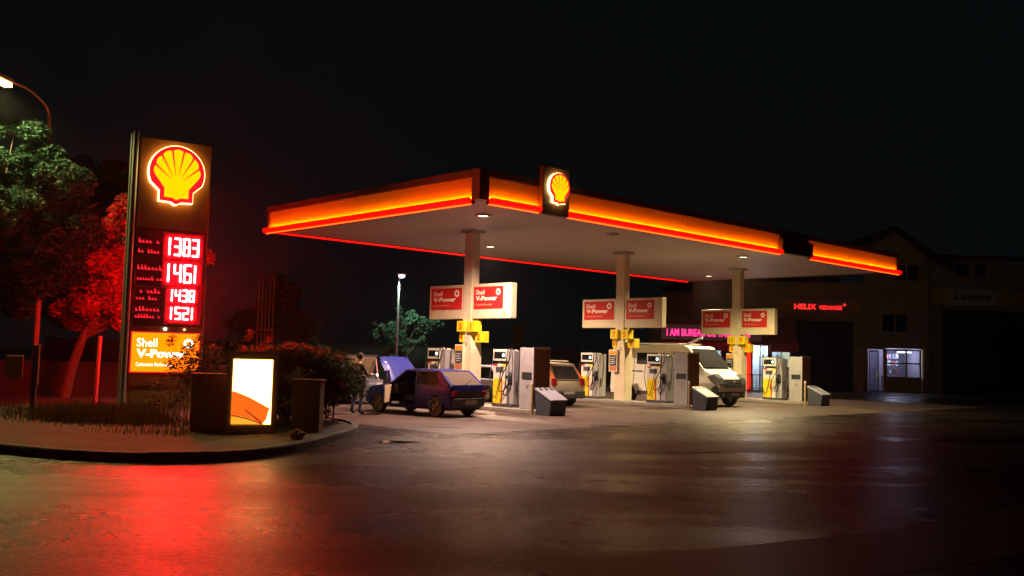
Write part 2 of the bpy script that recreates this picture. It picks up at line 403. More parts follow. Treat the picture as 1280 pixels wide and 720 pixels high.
ma = t_.nodes.new('ShaderNodeMixRGB'); ma.blend_type = 'MULTIPLY'; ma.inputs[0].default_value = 1; mb_ = t_.nodes.new('ShaderNodeMixRGB'); mb_.blend_type = 'MULTIPLY'; mb_.inputs[0].default_value = .75
t_.links.new(src, ma.inputs[1]); t_.links.new(br_.outputs['Color'], ma.inputs[2]); t_.links.new(ma.outputs[0], mb_.inputs[1]); t_.links.new(r_o.outputs[0], mb_.inputs[2]); t_.links.new(mb_.outputs[0], b_.inputs['Base Color'])
fs = MB().quad((-3.4, -3.0, .004), (29, -3.0, .004), (29, 14.5, .004), (-3.4, 14.5, .004)).build('forecourt_slab', cs_); fs.location = L(0, 0); fs.rotation_euler = (0, 0, TH); struct(fs)
# repaired strips and seams in the asphalt
def strip(name, pts, wd, col, z=.0075):
    p = smooth_path(pts, 6); a = offset_poly(p, wd/2); b = offset_poly(p, -wd/2); n = len(p)
    struct(MB().add([(x, y, z) for x, y in a+b], [(i, i+1, n+i+1, n+i) for i in range(n-1)]).build(name, mat(name+'_asphalt', col, .42, noise=.45, nscale=6, bump=.5, bscale=50)))
strip('road_seam', [(-3.2, 20.4), (1, 18.9), (6, 20.5), (14, 27.5), (24, 38)], .07, (.018, .016, .014))
strip('asphalt_patch', [(.5, 8.0), (4.5, 10.2), (9.5, 14.4)], 1.5, (.055, .046, .038), .003)
strip('asphalt_patch', [(3.2, 19.5), (6.2, 21.4), (8.2, 23.2)], 1.0, (.035, .029, .024), .003)
# far yard, darker strip
struct(MB().quad((-60, 56.5, .004), (70, 56.5, .004), (70, 64.9, .004), (-60, 64.9, .004)).build('far_yard', mat('yard_concrete', (.10, .095, .085), .55, noise=.3, nscale=.6)))

# covers, drains and puddle on the forecourt
def cover(name, label, x, y, wx, wy, rz):
    t = thing(name, label, 'manhole' if 'manhole' in name else 'drain', (x, y, 0), rz)
    MB().box(-wx/2, wx/2, -wy/2, wy/2, -.01, .012).build('frame', M['dgrey'], t)
    mb = MB()
    n = max(3, int(wx/.12))
    for i in range(n):
        xx = -wx/2+.05+(wx-.1)*(i+.5)/n; mb.box(xx-.025, xx+.025, -wy/2+.04, wy/2-.04, .012, .017)
    mb.build('grating_bars', M['black'], t); return t
cover('manhole_cover', 'dark iron manhole cover on the open forecourt right of the first pump island', 2.75, 26.4, 1.1, .6, 0)
cover('drain_grate', 'long dark slotted drain grate in front of the purple hatchback', -.6, 22.6, 1.15, .16, R(-4))
cover('drain_grate', 'short slotted drain cover close beside the shiny puddle near the purple hatchback', -1.7, 24.2, 1.1, .14, R(-8))
pud = []
for i in range(28):
    t = 2*math.pi*i/28; r = 1+.25*math.sin(3*t+1)+.15*math.sin(5*t); pud.append((-2.3+.42*r*math.cos(t), 19.95+.30*r*math.sin(t), .0085))
struct(MB().add(pud, [tuple(range(28))]).build('puddle', mat('puddle_water', (.02, .02, .02), .05)))

# ------------------------------------------------------------------ scallop emblem
def emblem_outline(s=1.0):
    pts = []
    for i in range(41):
        t = R(-24) + (R(180)+R(48))*i/40
        pts.append((1.0*math.cos(t), 1.0*math.sin(t)*1.0))
    # now at left lower; go to the foot
    left = [(-.60, -.70), (-.60, -1.08), (-.18, -1.10), (-.06, -1.17), (0, -1.19)]
    pts += left + [(-x, z) for x, z in left[::-1][1:]]
    return [(x*s, z*s) for x, z in pts]
def emblem(parent, cx, cz, size, y, depth):
    """raised emblem facing -Y; body sticks out from y by depth"""
    T = lambda pts: [(cx+x*size, cz+z*size) for x, z in pts]
    out = emblem_outline(1.0)
    MB().fx(T([(x*1.03, z*1.03) for x, z in out]), y, y-depth).build('glowing_rim', M['rim_w'], parent)
    MB().fx(T(out), y-depth-.002, y-depth-.02).build('red_border', M['peck_r'], parent)
    inn = []
    # scalloped yellow field
    nl = 7; a0, a1 = R(-12), R(192)
    for k in range(nl):
        for j in range(9):
            u = j/8; t = a0+(a1-a0)*(k+u)/nl
            r = .80+.05*math.sin(math.pi*u)
            inn.append((r*math.cos(t), r*math.sin(t)*1.02+.01))
    inn += [(-.44, -.60), (-.44, -.94), (-.14, -.95), (0, -1.03), (.14, -.95), (.44, -.94), (.44, -.60)]
    MB().fx(T(inn), y-depth-.021, y-depth-.032).build('yellow_field', M['peck_y'], parent)
    mb = MB()
    for k in range(1, nl):
        t = a0+(a1-a0)*k/nl; ex, ez = .86*math.cos(t), .87*math.sin(t); bx, bz = .26*math.cos(t)*.9, -.32+.22*math.sin(t)
        d = Vector((ex-bx, ez-bz)).normalized(); n = Vector((-d.y, d.x))
        mb.fx(T([(bx-n.x*.008, bz-n.y*.008), (ex-n.x*.035, ez-n.y*.035), (ex+n.x*.035, ez+n.y*.035), (bx+n.x*.008, bz+n.y*.008)]), y-depth-.033, y-depth-.038)
    mb.build('ribs', M['peck_r'], parent)

# ------------------------------------------------------------------ canopy
H0, H1 = 6.2, 7.05; CA, CB = 26.4, 11.7
can = thing('canopy', 'wide flat canopy edged with glowing orange light bands over the pump islands', 'canopy', L(0, 0), TH)
def soffit_mat():
    m = M['soffit']; t = m.node_tree; b = t.nodes['Principled BSDF']
    tc = t.nodes.new('ShaderNodeTexCoord'); br = t.nodes.new('ShaderNodeTexBrick'); br.offset = 0
    br.inputs['Scale'].default_value = 1; br.inputs['Brick Width'].default_value = 40; br.inputs['Row Height'].default_value = .35
    br.inputs['Mortar Size'].default_value = .012
    t.links.new(tc.outputs['Object'], br.inputs['Vector'])
    bp = t.nodes.new('ShaderNodeBump'); bp.inputs['Strength'].default_value = .4; bp.inputs['Distance'].default_value = .02; bp.invert = True
    t.links.new(br.outputs['Fac'], bp.inputs['Height']); t.links.new(bp.outputs[0], b.inputs['Normal'])
soffit_mat()
MB().box(.12, CA-.12, .12, CB-.12, H0, H0+.06).build('soffit', M['soffit'], can)
MB().box(.14, CA-.14, .14, CB-.14, H0+.07, H1-.05).build('roof_deck', M['roof'], can)
def fascia(x0, x1, lit, along):   # along 'a' front or 'b' left; outward is -y / -x
    def P(mb):
        if along == 'b': mb.map(lambda x, y, z: (y, x, z))
        if along == 'B': mb.map(lambda x, y, z: (x, CB-y, z))
        if along == 'A': mb.map(lambda x, y, z: (CA-y, x, z))
        return mb
    if lit:
        # slightly concave panel
        mb = MB(); ns = max(1, round((x1-x0)/2.05))
        for k in range(ns):
            xa, xb = x0+(x1-x0)*k/ns+.007, x0+(x1-x0)*(k+1)/ns-.007; dy = .004*((k*7) % 3)
            mb.box(xa, xb, .05+dy, .07+dy, H0+.03, H0+.655)
        P(MB().box(x0, x1, .085, .10, H0+.03, H0+.655)).build('backing', M['black'], can)
        P(mb).build('fascia_panel', M['fascia'], can)
        P(MB().box(x0+.05, x1-.05, -.015, .005, H0+.034, H0+.054)).build('light_strip', M['led_o'], can)
        P(MB().box(x0+.01, x1-.01, -.045, .045, H0+.004, H0+.03)).build('added_light_baffle', M['black'], can)  # added black baffle, keeps strip light from bouncing off the lower trim
        P(MB().box(x0, x1, -.05, -.025, H0-.145, H0-.12)).build('leak_glow', M['line_o'], can)  # added glowing strip for the leak under the bar, also warms the road
        bar = MB().cyl((x0, -.12, H0-.03), (x1, -.12, H0-.03), .085, n=14)
        P(bar).build('light_bar', M['bar_r'], can, smooth=40)
        P(MB().box(x0, x1, -.05, .10, H0-.118, H0-.0)).build('lower_trim', M['capdark'], can)
    else:
        P(MB().box(x0, x1, .0, .12, H0-.03, H0+.64)).build('fascia_panel', M['capdark'], can)
    P(MB().box(x0, x1, -.06, .14, H0+.66, H1)).build('upper_trim', M['capdark'], can)
    if lit: P(MB().box(x0+.002, x1-.002, -.058, .045, H0+.65, H0+.657)).build('added_bounce_shield', M['black'], can)  # added black plate, keeps bounced light off the panel top
fascia(.32, 2.38, True, 'a'); fascia(3.56, 15.85, True, 'a'); fascia(18.2, CA, True, 'a')
fascia(15.85, 18.2, False, 'a'); MB().box(15.85, 18.2, -.16, .0, H0-.05, H0+.5).build('dark_box', M['roof'], can)
fascia(.32, CB-.05, True, 'b')
fascia(0, CA, False, 'B'); fascia(.0, CB, False, 'A')
MB().cyl((.1, CB+.06, H0-.03), (CA-.3, CB+.06, H0-.03), .05, n=10).build('light_bar', M['bar_r'], can, smooth=40)
MB().box(-.06, .31, -.06, .31, H0-.03, H1+.02).build('corner_post', M['capdark'], can, bev=.02)
# emblem box on the long side
eb = thing('emblem_box', 'square dark box with small glowing scallop emblem on the long canopy edge', 'sign', L(2.87, -.12), TH)
MB().box(-.58, .58, -.09, .10, 6.04, 7.50).build('case', M['capdark'], eb, bev=.03)
emblem(eb, 0.03, 6.88, .43, -.09, .10)

# soffit lamps
def downlight(a, b, on, label, colr=(1, .68, .44)):
    t = thing('ceiling_light', label, 'light', L(a, b, H0), 0, 'round lamps in the canopy ceiling')
    MB().lathe([(.17, .0), (.24, .0), (.24, -.07), (.17, -.05)], (0, 0, 0), 'z', 20).build('housing', M['lgrey'], t)
    MB().cyl((0, 0, -.01), (0, 0, -.055), .17, .14, n=20).build('lens', M['down'] if on else M['dgrey'], t)
    if on:
        l = bpy.data.lights.new('down', 'SPOT'); l.energy = 5600; l.color = colr; l.spot_size = R(150); l.spot_blend = .7; l.shadow_soft_size = .14
        o = bpy.data.objects.new('ceiling_light_source', l); C.objects.link(o); o.parent = t; o.location = (0, 0, -.12)
downlight(2.13, 2.21, True, 'bright round ceiling light nearest the front corner of the canopy', (1, .64, .48))
downlight(8.06, 8.33, True, 'bright round ceiling light just right of the first column, deeper under the canopy')
downlight(16.64, 2.14, True, 'bright round ceiling light above right of the third column', (1, .78, .38))
downlight(23.55, 8.6, True, 'bright round ceiling light left of the third column near the far end')
downlight(7.98, 1.93, False, 'unlit round ceiling light above and left of the second column')

# ------------------------------------------------------------------ pump islands
AC = (4.55, 12.85, 21.35); BC = 5.4
ISL = [L(a, BC) for a in AC]
nth = ('first', 'middle', 'far right')
def round_rect(x0, x1, hw, n=8):
    p = []
    for cx, s in ((x1-hw, 1), (x0+hw, -1)):
        for i in range(n+1):
            t = -math.pi/2 + math.pi*i/n
            p.append((cx+s*hw*math.cos(t), s*hw*math.sin(t)))
    return p
for i, a in enumerate(AC):
    t = tag(MB().prism([(x, y, 0) for x, y in round_rect(-3.0, 4.0, .62)], (0, 0, .13)).build('island_kerb', M['conc'], bev=.02),
            'low concrete island under the %s column with a rounded end' % nth[i], 'kerb', 'concrete pump islands')
    t.location = ISL[i]; t.rotation_euler = (0, 0, RF)
def column(i, nums):
    t = thing('canopy_column', '%s cream column carrying the canopy, with white lower cladding and a small notice case' % ('nearest left', 'middle', 'far right')[i], 'column', ISL[i], RF, 'columns under the canopy')
    MB().box(-.24, .20, -.17, .17, .12, H0).build('shaft', M['cream'], t, bev=.015)
    MB().box(-.36, .34, -.26, .26, H0-.10, H0-.003).build('cap_plate', M['grey'], t)
    mb = MB().box(-.20, .34, -.24, .24, .13, 2.0); mb.fx([(-.16, 2.0), (.34, 2.0), (.26, 2.5), (-.06, 2.5)], -.23, .23)
    mb.build('lower_cladding', M['cream'], t, bev=.015)
    n = MB().box(-.42, .02, -.34, -.245, 1.28, 2.18).build('notice_case', M['cream'], t, bev=.01)
    MB().box(-.38, -.02, -.346, -.341, 1.98, 2.12).build('orange_band', mat('orange_band', (.75, .3, .02), .5), n)
    MB().box(-.38, -.02, -.346, -.341, 1.52, 1.96).build('dark_notice', M['dgrey'], n)
    MB().box(-.38, -.02, -.346, -.341, 1.34, 1.50).build('salmon_band', mat('salmon_band', (.5, .16, .09), .5), n)
    mb = MB()
    for k in range(4): mb.box(-.33, -.33+.2+.05*(k % 2), -.349, -.347, 1.60+.08*k, 1.63+.08*k)
    mb.build('notice_lines', M['lgrey'], n)
    MB().cyl((-.02+.09, -.232, 2.24), (.07, -.25, 2.24), .075, n=18).build('round_badge', mat('badge', (.5, .42, .3), .5), t)
    # numbered boxes
    spec = [(-.40, -.02, nums[0], -.30, 2.62), (.16, .54, nums[1], -.30, 2.62), (-.34, -.14, nums[2], -.22, 2.26), (.36, .70, nums[3], -.10, 2.26)]
    for x0, x1, s, y, z in spec:
        q = MB().box(x0, x1, y, y+.34, z, z+.38).build('number_box', M['yellow'], t, bev=.012)
        lettering('number', s, (x0+x1)/2, z+.08, y-.006, M['red'], q, height=.22, bold=.02, align='CENTER')
    return t
cols = [column(0, ('3', '1', '4', '2')), column(1, ('7', '5', '8', '6')), column(2, ('11', '9', '12', '10'))]

def ringmark(name, cx, cz, y, r, mt, parent):
    mb = MB(); n = 12; v = []; f = []
    for i in range(2*n):
        t = math.pi*i/n; rr = r*(1.0 if i % 2 else .82)
        v += [(cx+rr*math.cos(t), y, cz+rr*math.sin(t)), (cx+r*.42*math.cos(t), y, cz+r*.42*math.sin(t))]
    for i in range(2*n):
        a = 2*i; b = (2*i+2) % (4*n); f.append((a, b, b+1, a+1))
    mb.add(v, f).build(name, mt, parent)
def power_panel(parent, x0, x1, z0, z1, y, pm, tm, tm2):
    W = x1-x0; Hh = z1-z0
    p = MB().box(x0, x1, y-.012, y, z0, z1).build('red_advert' if pm is M['red'] else 'advert_panel', pm, parent)
    yy = y-.016
    lettering('lettering', 'Shell', x0+.07*W, z0+.64*Hh, yy, tm, p, width=.30*W, height=.22*Hh, bold=.012)
    lettering('lettering', 'V-Power', x0+.07*W, z0+.36*Hh, yy-.002, tm, p, width=.74*W, height=.22*Hh, bold=.04)
    lettering('lettering', 'Carburants Performants', x0+.07*W, z0+.14*Hh, yy, tm2, p, width=.55*W, height=.10*Hh, bold=.01)
    ringmark('ring_emblem', x0+.84*W, z0+.74*Hh, yy, .085*W, tm, p)
for i in range(3):
    t = thing('advert_sign', 'cream double sign with red adverts crossing the %s column' % ('nearest left', 'middle', 'far right')[i], 'sign', ISL[i], RF, 'red and cream adverts on the columns')
    w = (2.15, 2.1, 2.0)[i]
    for s in (-1, 1):
        x0, x1 = (-w, -.245) if s < 0 else (.205, w)
        o = MB().box(x0, x1, -.14, .14, 3.08, 4.28).build('board', M['cream'], t, bev=.02)
        px0, px1 = (-w+.12, -.34) if s < 0 else (.30, w-.38)
        power_panel(o, px0, px1, 3.42, 4.18, -.142, M['red'], M['ctext'], mat('faded_lettering', (.7, .35, .2), .5))
        MB().cyl(((x0+.18) if s < 0 else (x1-.3), -.142, 3.24), ((x0+.18) if s < 0 else (x1-.3), -.152, 3.24), .05, n=14).build('yellow_badge', M['yellow'], o)

# fuel pump prototype, local X right (towards the viewer side), front -Y
def pump_proto():
    t = thing('fuel_pump', '', 'fuel pump', (0, 0, 0), 0, 'fuel pumps on the islands')
    MB().box(-.42, .56, -.27, .27, 0, .10).build('plinth', M['dgrey'], t)
    MB().box(-.40, .24, -.25, .25, .10, 1.42).build('cabinet', M['white'], t, bev=.012)
    MB().box(.245, .55, -.22, .24, .10, 1.86).build('hose_tower', M['grey'], t, bev=.012)
    MB().box(.30, .50, -.23, -.219, .75, 1.15).build('nozzle_recess', M['black'], t)
    MB().box(-.395, .0, -.256, -.251, .11, .93).build('yellow_panel', M['yellow'], t)
    MB().box(.002, .055, -.258, -.251, .11, .93).build('red_stripe', M['red'], t)
    h = MB().box(-.41, .26, -.27, .26, 1.52, 1.90).build('display_head', M['white'], t, bev=.012)
    MB().box(-.41+.06, .20, -.277, -.271, 1.60, 1.82).build('display', M['gloss'], h)
    MB().cyl((.11, -.279, 1.71), (.11, -.286, 1.71), .062, n=16).build('display_lamp', M['dot'], h)
    MB().box(-.34, .18, -.16, .2, 1.42, 1.52).build('neck', M['dgrey'], t)
    MB().box(-.38, -.20, -.262, -.251, 1.36, 1.42).build('red_label', M['red'], t)
    MB().box(.06, .24, -.262, -.251, 1.34, 1.42).build('yellow_label', M['yellow'], t)
    MB().box(-.28, .1, -.258, -.251, 1.14, 1.32).build('keypad', M['dgrey'], t)
    MB().cyl((.14, -.256, .84), (.14, -.262, .84), .05, n=12).build('round_sticker', M['yellow'], t)
    def arc(pts, r=.018):
        p = smooth_path([Vector(q) for q in pts], 6); return MB().tube(p, r, 7)
    for x0, x1, dz, xx in ((.33, .40, 0, .36), (.47, .18, .1, .47)):
        hz = arc([(x0, -.1, 1.84), (x0+.03, -.30, 1.92), (x0+.08, -.42, 1.6), (x1, -.44, .8+dz), (x1-.12, -.40, .45+dz), (x1-.02, -.34, .42+dz), (xx, -.28, .80)])
        hz.build('hose', M['black'], t, smooth=60)
        nz = MB().cyl((xx, -.25, .82), (xx-.01, -.31, 1.02), .022, .03, 8); nz.box(xx-.03, xx+.02, -.40, -.27, .94, 1.04); nz.cyl((xx, -.3, 1.02), (xx, -.24, 1.12), .014, .012, 8)
        nz.build('nozzle', M['dgrey'], t)
    hz = arc([(.52, .05, 1.80), (.62, -.02, 1.86), (.70, -.10, 1.5), (.68, -.14, .8), (.60, -.16, .5), (.57, -.10, .85)]); hz.build('hose', M['black'], t, smooth=60)
    hz = arc([(-.40, -.1, 1.62), (-.50, -.2, 1.50), (-.44, -.36, 1.0), (-.30, -.38, .45), (-.2, -.32, .30), (-.05, -.30, .9), (.03, -.27, 1.35)], .013); hz.build('hose', M['black'], t, smooth=60)
    return t
pp = pump_proto(); first = True
plab = {(0, 1): 'fuel pump just right of the purple hatchback, beside the nearest grey cabinet',
        (0, -1): 'fuel pump seen above the purple hatchback roof, left of the first column',
        (1, 1): 'yellow and white fuel pump in front of the side of the white van',
        (1, -1): 'fuel pump between the gold coloured car and the middle column',
        (2, 1): 'yellow and white fuel pump right of the van, below the far right sign',
        (2, -1): 'fuel pump hidden behind the white van on the far right island'}
for i in range(3):
    for s in (1, -1):
        o = pp if first else copy_tree(pp); first = False
        p = L(AC[i], BC - (1.9 if s > 0 else -1.6)); o.location = (p[0], p[1], .13); o.rotation_euler = (0, 0, RF); o['label'] = plab[(i, s)]
# end cabinets, bins, bollards
def cab_proto():
    t = thing('advert_cabinet', '', 'cabinet', (0, 0, 0), 0, 'tall cabinets at the island ends')
    MB().box(-.30, .30, -.38, .38, 0, 1.97).build('body', M['grey'], t, bev=.012)
    MB().box(.302, .325, -.385, .385, .05, 2.0).build('end_frame', M['lgrey'], t)
    MB().box(.327, .335, -.33, .36, .62, 1.93).build('brown_poster', M['brown'], t)
    MB().box(.327, .336, -.36, .37, .06, .58).build('dark_foot', M['dgrey'], t)
    MB().box(-.18, .26, -.40, -.382, .98, 1.18).build('slot_panel', M['black'], t)
    MB().box(.0, .12, -.39, -.382, .70, .78).build('small_badge', M['alu'], t)
    MB().box(-.46, -.31, -.20, .1, .55, 1.40).build('side_box', M['dgrey'], t)
    MB().cyl((-.38, -.22, 1.48), (-.38, -.22, 1.60), .05, n=10).build('side_lamp', M['alu'], t)
    return t
def bin_proto():
    t = thing('forecourt_bin', '', 'bin', (0, 0, 0), 0, 'grey sloping bins at the island ends')
    MB().fx([(-.29, .0), (.31, .0), (.37, .46), (-.31, .82), (-.34, .79)], -.36, .36).build('body', mat('dark_blue_grey_plastic', (.04, .045, .065), .5, noise=.25), t, bev=.015)
    mb = MB().fx([(-.36, .80), (-.31, .85), (.40, .495), (.38, .46)], -.38, .38); mb.build('lid', mat('slate_lid', (.27, .28, .36), .45, noise=.15), t, bev=.008)
    mb = MB()
    for k in range(3):
        y = -.28+.28*k; mb.prism([(-.27, y*.85-.045, .845), (-.15, y*.85-.045, .785), (-.15, y*.85+.045, .785), (-.27, y*.85+.045, .845)], (0, 0, .012))
    mb.build('slots', M['dgrey'], t)
    return t
def post_proto():
    t = thing('bollard', '', 'bollard', (0, 0, 0), 0, 'slim posts at the island ends')
    MB().cyl((0, 0, 0), (0, 0, .95), .045, n=12).build('pole', M['cab'], t)
    MB().cyl((0, 0, .952), (0, 0, 1.05), .05, .04, n=12).build('cap', M['lgrey'], t)
    return t
for proto, name, x, y, z in ((cab_proto(), 'tall grey cabinet with brown poster at the near end of the %s island', 3.2, 0, .13),
                       (bin_proto(), 'dark grey bin with pale sloping lid beside the %s island end', 4.33, -.40, 0),
                       (post_proto(), 'thin post standing between cabinet and bin at the %s island', 3.92, -.80, 0)):
    for i in range(3):
        o = proto if i == 0 else copy_tree(proto)
        p = L(AC[i]+y, BC-x); o.location = (p[0], p[1], z); o.rotation_euler = (0, 0, RF); o['label'] = name % nth[i]

# ------------------------------------------------------------------ vehicles, local +X forward, +Y left
def wheel(parent, x, y, r=.29, wdt=.17, side=1, rim=None):
    s = side
    p = [(r*.62, 0), (r*.66, -wdt/2), (r*.94, -wdt/2), (r, -wdt*.38), (r, wdt*.38), (r*.94, wdt/2), (r*.66, wdt/2)]
    wo = MB().lathe(p, (x, y, r), 'y', 28).build('wheel', M['black'], parent, smooth=35)
    mb = MB().cyl((x, y+s*wdt*.30, r), (x, y+s*wdt*.2, r), r*.64, n=24)
    for k in range(5):
        t = 2*math.pi*k/5; c, sn = math.cos(t), math.sin(t)
        mb.cyl((x+.05*c, y+s*wdt*.42, r+.05*sn), (x+r*.56*c, y+s*wdt*.34, r+r*.56*sn), .03, .022, 6)
    mb.cyl((x, y+s*wdt*.46, r), (x, y+s*wdt*.3, r), .06, n=12)
    mb.build('rim', rim or M['steel'], wo)
    return wo
def arch(cx, r, z0, n=10, zc=.28, rev=False):   # points of a wheel arch from front to rear
    pts = []; a0 = math.asin(max(-1, min(1, (z0-zc)/r)))
    for i in range(n+1):
        t = a0 + (math.pi-2*a0)*i/n; pts.append((cx+r*math.cos(t), zc+r*math.sin(t)))
    return pts[::-1] if rev else pts

def purple_car():
    t = thing('hatchback_car', 'purple three door hatchback with raised bonnet and open driver door', 'car', (-2.62, 29.5, 0), R(141.5))
    def D(x, y, z):
        k = 1 - (.30*max(0, z-.9)) - .05*(abs(x)/1.85)**4 - .03*max(0, .5-z)
        if z < .95: k *= 1.012-.055*((z-.60)/.32)**2 if z > .2 else .95
        return (x - (.10*(y/.78)**2 if x > 1.6 else 0) + (.06*(y/.78)**2 if x < -1.72 and z < .9 else 0), y*k, z)
    P = M['purple']; HW = .78
    top = lambda x: .90 if x < .72 else .90-(x-.72)*.145
    fender = [(.70, .24), (.70, .90), (1.1, .855), (1.5, .79), (1.74, .73), (1.83, .64), (1.85, .45), (1.80, .24)] + arch(1.2, .345, .24)
    quarter = [(-.38, .24), (-.38, .90), (-1.2, .90), (-1.80, .87), (-1.85, .66), (-1.86, .45), (-1.80, .26)] + arch(-1.2, .345, .26, rev=True)
    mb = MB()
    for s in (1, -1):
        mb.fx(fender, s*HW, s*(HW-.05)); mb.fx(quarter, s*HW, s*(HW-.05))
        mb.fx([(-.38, .2), (.70, .2), (.70, .31), (-.38, .31)], s*HW, s*(HW-.07))
    mb.fx([(-.375, .315), (.695, .315), (.695, .90), (-.375, .90)], -HW, -HW+.05)
    # rear and nose skins, cowl
    mb.fx([(-1.84, .45), (-1.80, .45), (-1.76, .89), (-1.80, .89)], -.74, .74)
    mb.fx([(1.84, .45), (1.80, .45), (1.72, .72), (1.75, .73)], -.72, .72)
    mb.fx([(.62, .80), (.80, .80), (.80, .92), (.66, .93)], -.74, .74)
    body = mb.dense(.14).map(D).build('body', P, t, smooth=38)
    MB().box(-1.7, .7, -.72, .72, .2, .3).map(D).build('floor', M['black'], t)
    eb_ = MB().box(.82, 1.78, -.68, .68, .35, .60); eb_.box(1.0, 1.5, -.3, .35, .6, .76); eb_.box(1.1, 1.3, -.6, -.36, .6, .72); eb_.cyl((1.25, -.1, .76), (1.25, -.1, .82), .14, n=12)
    eb_.build('engine_bay', M['black'], t)
    # roof and pillars
    roof = MB().fx([(.10, 1.345), (-.2, 1.375), (-.8, 1.375), (-1.25, 1.345), (-1.25, 1.31), (.10, 1.31)], -.74, .74).map(D)
    roof.build('roof', P, t, bev=.012, smooth=40)
    pil = MB()
    for s in (1, -1):
        pil.fx([(.72, .90), (.64, .90), (.02, 1.315), (.10, 1.34)], s*HW, s*(HW-.05))
        pil.fx([(-.34, .90), (-.42, .90), (-.42, 1.335), (-.34, 1.335)], s*HW, s*(HW-.045))
        pil.fx([(-1.36, .90), (-1.79, .89), (-1.27, 1.345), (-1.10, 1.345)], s*HW, s*(HW-.06))
        pil.fx([(-1.1, 1.335), (.06, 1.335), (.06, 1.30), (-1.1, 1.30)], s*HW, s*(HW-.045))
    pil.map(D).build('pillar_frame', P, t, bev=.008)
    tr = MB()
    for s in (1, -1):
        for (xa, za, xb, zb) in ((-1.36, .915, -.42, .915), (-1.36, .92, -1.13, 1.31), (-1.13, 1.315, -.42, 1.315)): tr.cyl((xa, s*(HW+.004), za), (xb, s*(HW+.004), zb), .014, n=6)
        tr.cyl((-1.8, s*(HW+.012), .56), (1.7, s*(HW+.004), .56), .018, n=6) if s < 0 else [tr.cyl((xa, (HW+.010), .56), (xb, (HW+.010), .56), .018, n=6) for xa, xb in ((-1.8, -.40), (.72, 1.7))]
    tr.map(D).build('black_trim', M['black'], t)
    for u_ in ((-1.755, -.64, .925, -1.755, .64, .925), (-1.29, -.57, 1.31, -1.29, .57, 1.31), (-1.765, .63, .925, -1.29, .57, 1.31), (-1.765, -.63, .925, -1.29, -.57, 1.31)):
        MB().cyl(u_[:3], u_[3:], .018, n=6).build('window_seal', M['black'], t)
    MB().cyl((-1.76, .1, .95), (-1.62, -.32, 1.07), .008, n=6).build('wiper', M['black'], t)
    def glassp(name, pts, y, yy, lab=None):
        MB().fx(pts, y, yy).map(D).build(name, M['cglass'], t)
    for s in (1, -1): glassp('side_window', [(-.43, .92), (-1.36, .92), (-1.16, 1.30), (-.43, 1.30)], s*(HW-.02), s*(HW-.028))
    glassp('side_window', [(.60, .92), (-.33, .92), (-.33, 1.30), (.04, 1.30)], -(HW-.02), -(HW-.028))
    MB().prism([(.70, -.70, .93), (.70, .70, .93), (.10, .64, 1.325), (.10, -.64, 1.325)], (.012, 0, .012)).build('windscreen', M['cglass'], t)
    MB().prism([(-1.76, -.62, .93), (-1.76, .62, .93), (-1.30, .56, 1.30), (-1.30, -.56, 1.30)], (-.012, 0, .012)).build('rear_window', M['rglass'], t)
    h_ = MB()
    for s in (1, -1): h_.prism([(-1.795, s*.62, .90), (-1.795, s*.745, .90), (-1.29, s*.655, 1.345), (-1.29, s*.56, 1.33)], (.03, 0, .0))
    h_.prism([(-1.83, -.72, .70), (-1.83, .72, .70), (-1.795, .73, .93), (-1.795, -.73, .93)], (-.014, 0, 0))
    hatch = h_.build('tailgate', P, t, bev=.006)
    MB().box(-1.86, -1.84, -.04, .04, .84, .87).build('lock', M['black'], hatch)
    # rear lamps, strip, bumper
    MB().prism([(-1.862, -.55, .60), (-1.862, .55, .60), (-1.848, .55, .76), (-1.848, -.55, .76)], (-.012, 0, 0)).build('rear_strip', M['dgrey'], t)
    for s in (1, -1): MB().box(-1.875, -1.80, s*.55, s*.735, .60, .76).build('tail_lamp', M['tail'], t, bev=.01)
    MB().box(-1.93, -1.78, -.755, .755, .30, .56).map(D).build('rear_bumper', M['dgrey'], t, bev=.03)
    MB().box(-1.938, -1.931, -.745, .745, .535, .555).build('bumper_trim', M['steel'], t)
    MB().box(-1.94, -1.932, -.26, .26, .38, .49).build('number_plate', M['plate'], t)
    MB().box(1.78, 1.93, -.75, .75, .30, .56).map(D).build('front_bumper', M['dgrey'], t, bev=.03)
    for s in (1, -1): MB().box(1.79, 1.86, s*.42, s*.71, .58, .70).build('headlamp', M['headl'], t, bev=.01)
    # bonnet raised on its rear hinge
    cb = Matrix.Translation((.80, 0, .93)) @ Matrix.Rotation(R(-55), 4, 'Y')
    bn = MB().prism([(0, -.69, 0), (0, .69, 0), (.45, .685, 0), (.80, .65, 0), (.93, .57, 0), (.97, .45, 0), (.97, -.45, 0), (.93, -.57, 0), (.80, -.65, 0), (.45, -.685, 0)], (0, 0, .03)).dense(.12).map(lambda x, y, z: (x, y, z+.05*(1-(y/.7)**2)-.10*(x/.97)**3+(.015 if abs(abs(y)-.42) < .06 else 0)))
    bn.prism([(.05, -.66, -.04), (.05, -.60, -.04), (.94, -.54, -.04), (.94, -.60, -.04)], (0, 0, .04))
    bn.prism([(.05, .66, -.04), (.05, .60, -.04), (.94, .54, -.04), (.94, .60, -.04)], (0, 0, .04)); bn.xf(cb).build('bonnet', P, t, smooth=40)
    MB().cyl((1.55, -.6, .72), (1.30, -.58, 1.55), .008, n=6).build('bonnet_stay', M['steel'], t)
    # driver door, hinge at (.70, .78)
    dm = Matrix.Translation((.70, .77, 0)) @ Matrix.Rotation(R(-56), 4, 'Z')
    dl = [(0, .33), (0, .90), (-1.06, .90), (-1.06, .42), (-1.0, .33)]
    door = MB().fx(dl, 0, -.035).xf(dm).build('door', P, t, bev=.008, label='open driver door with beige inner trim')
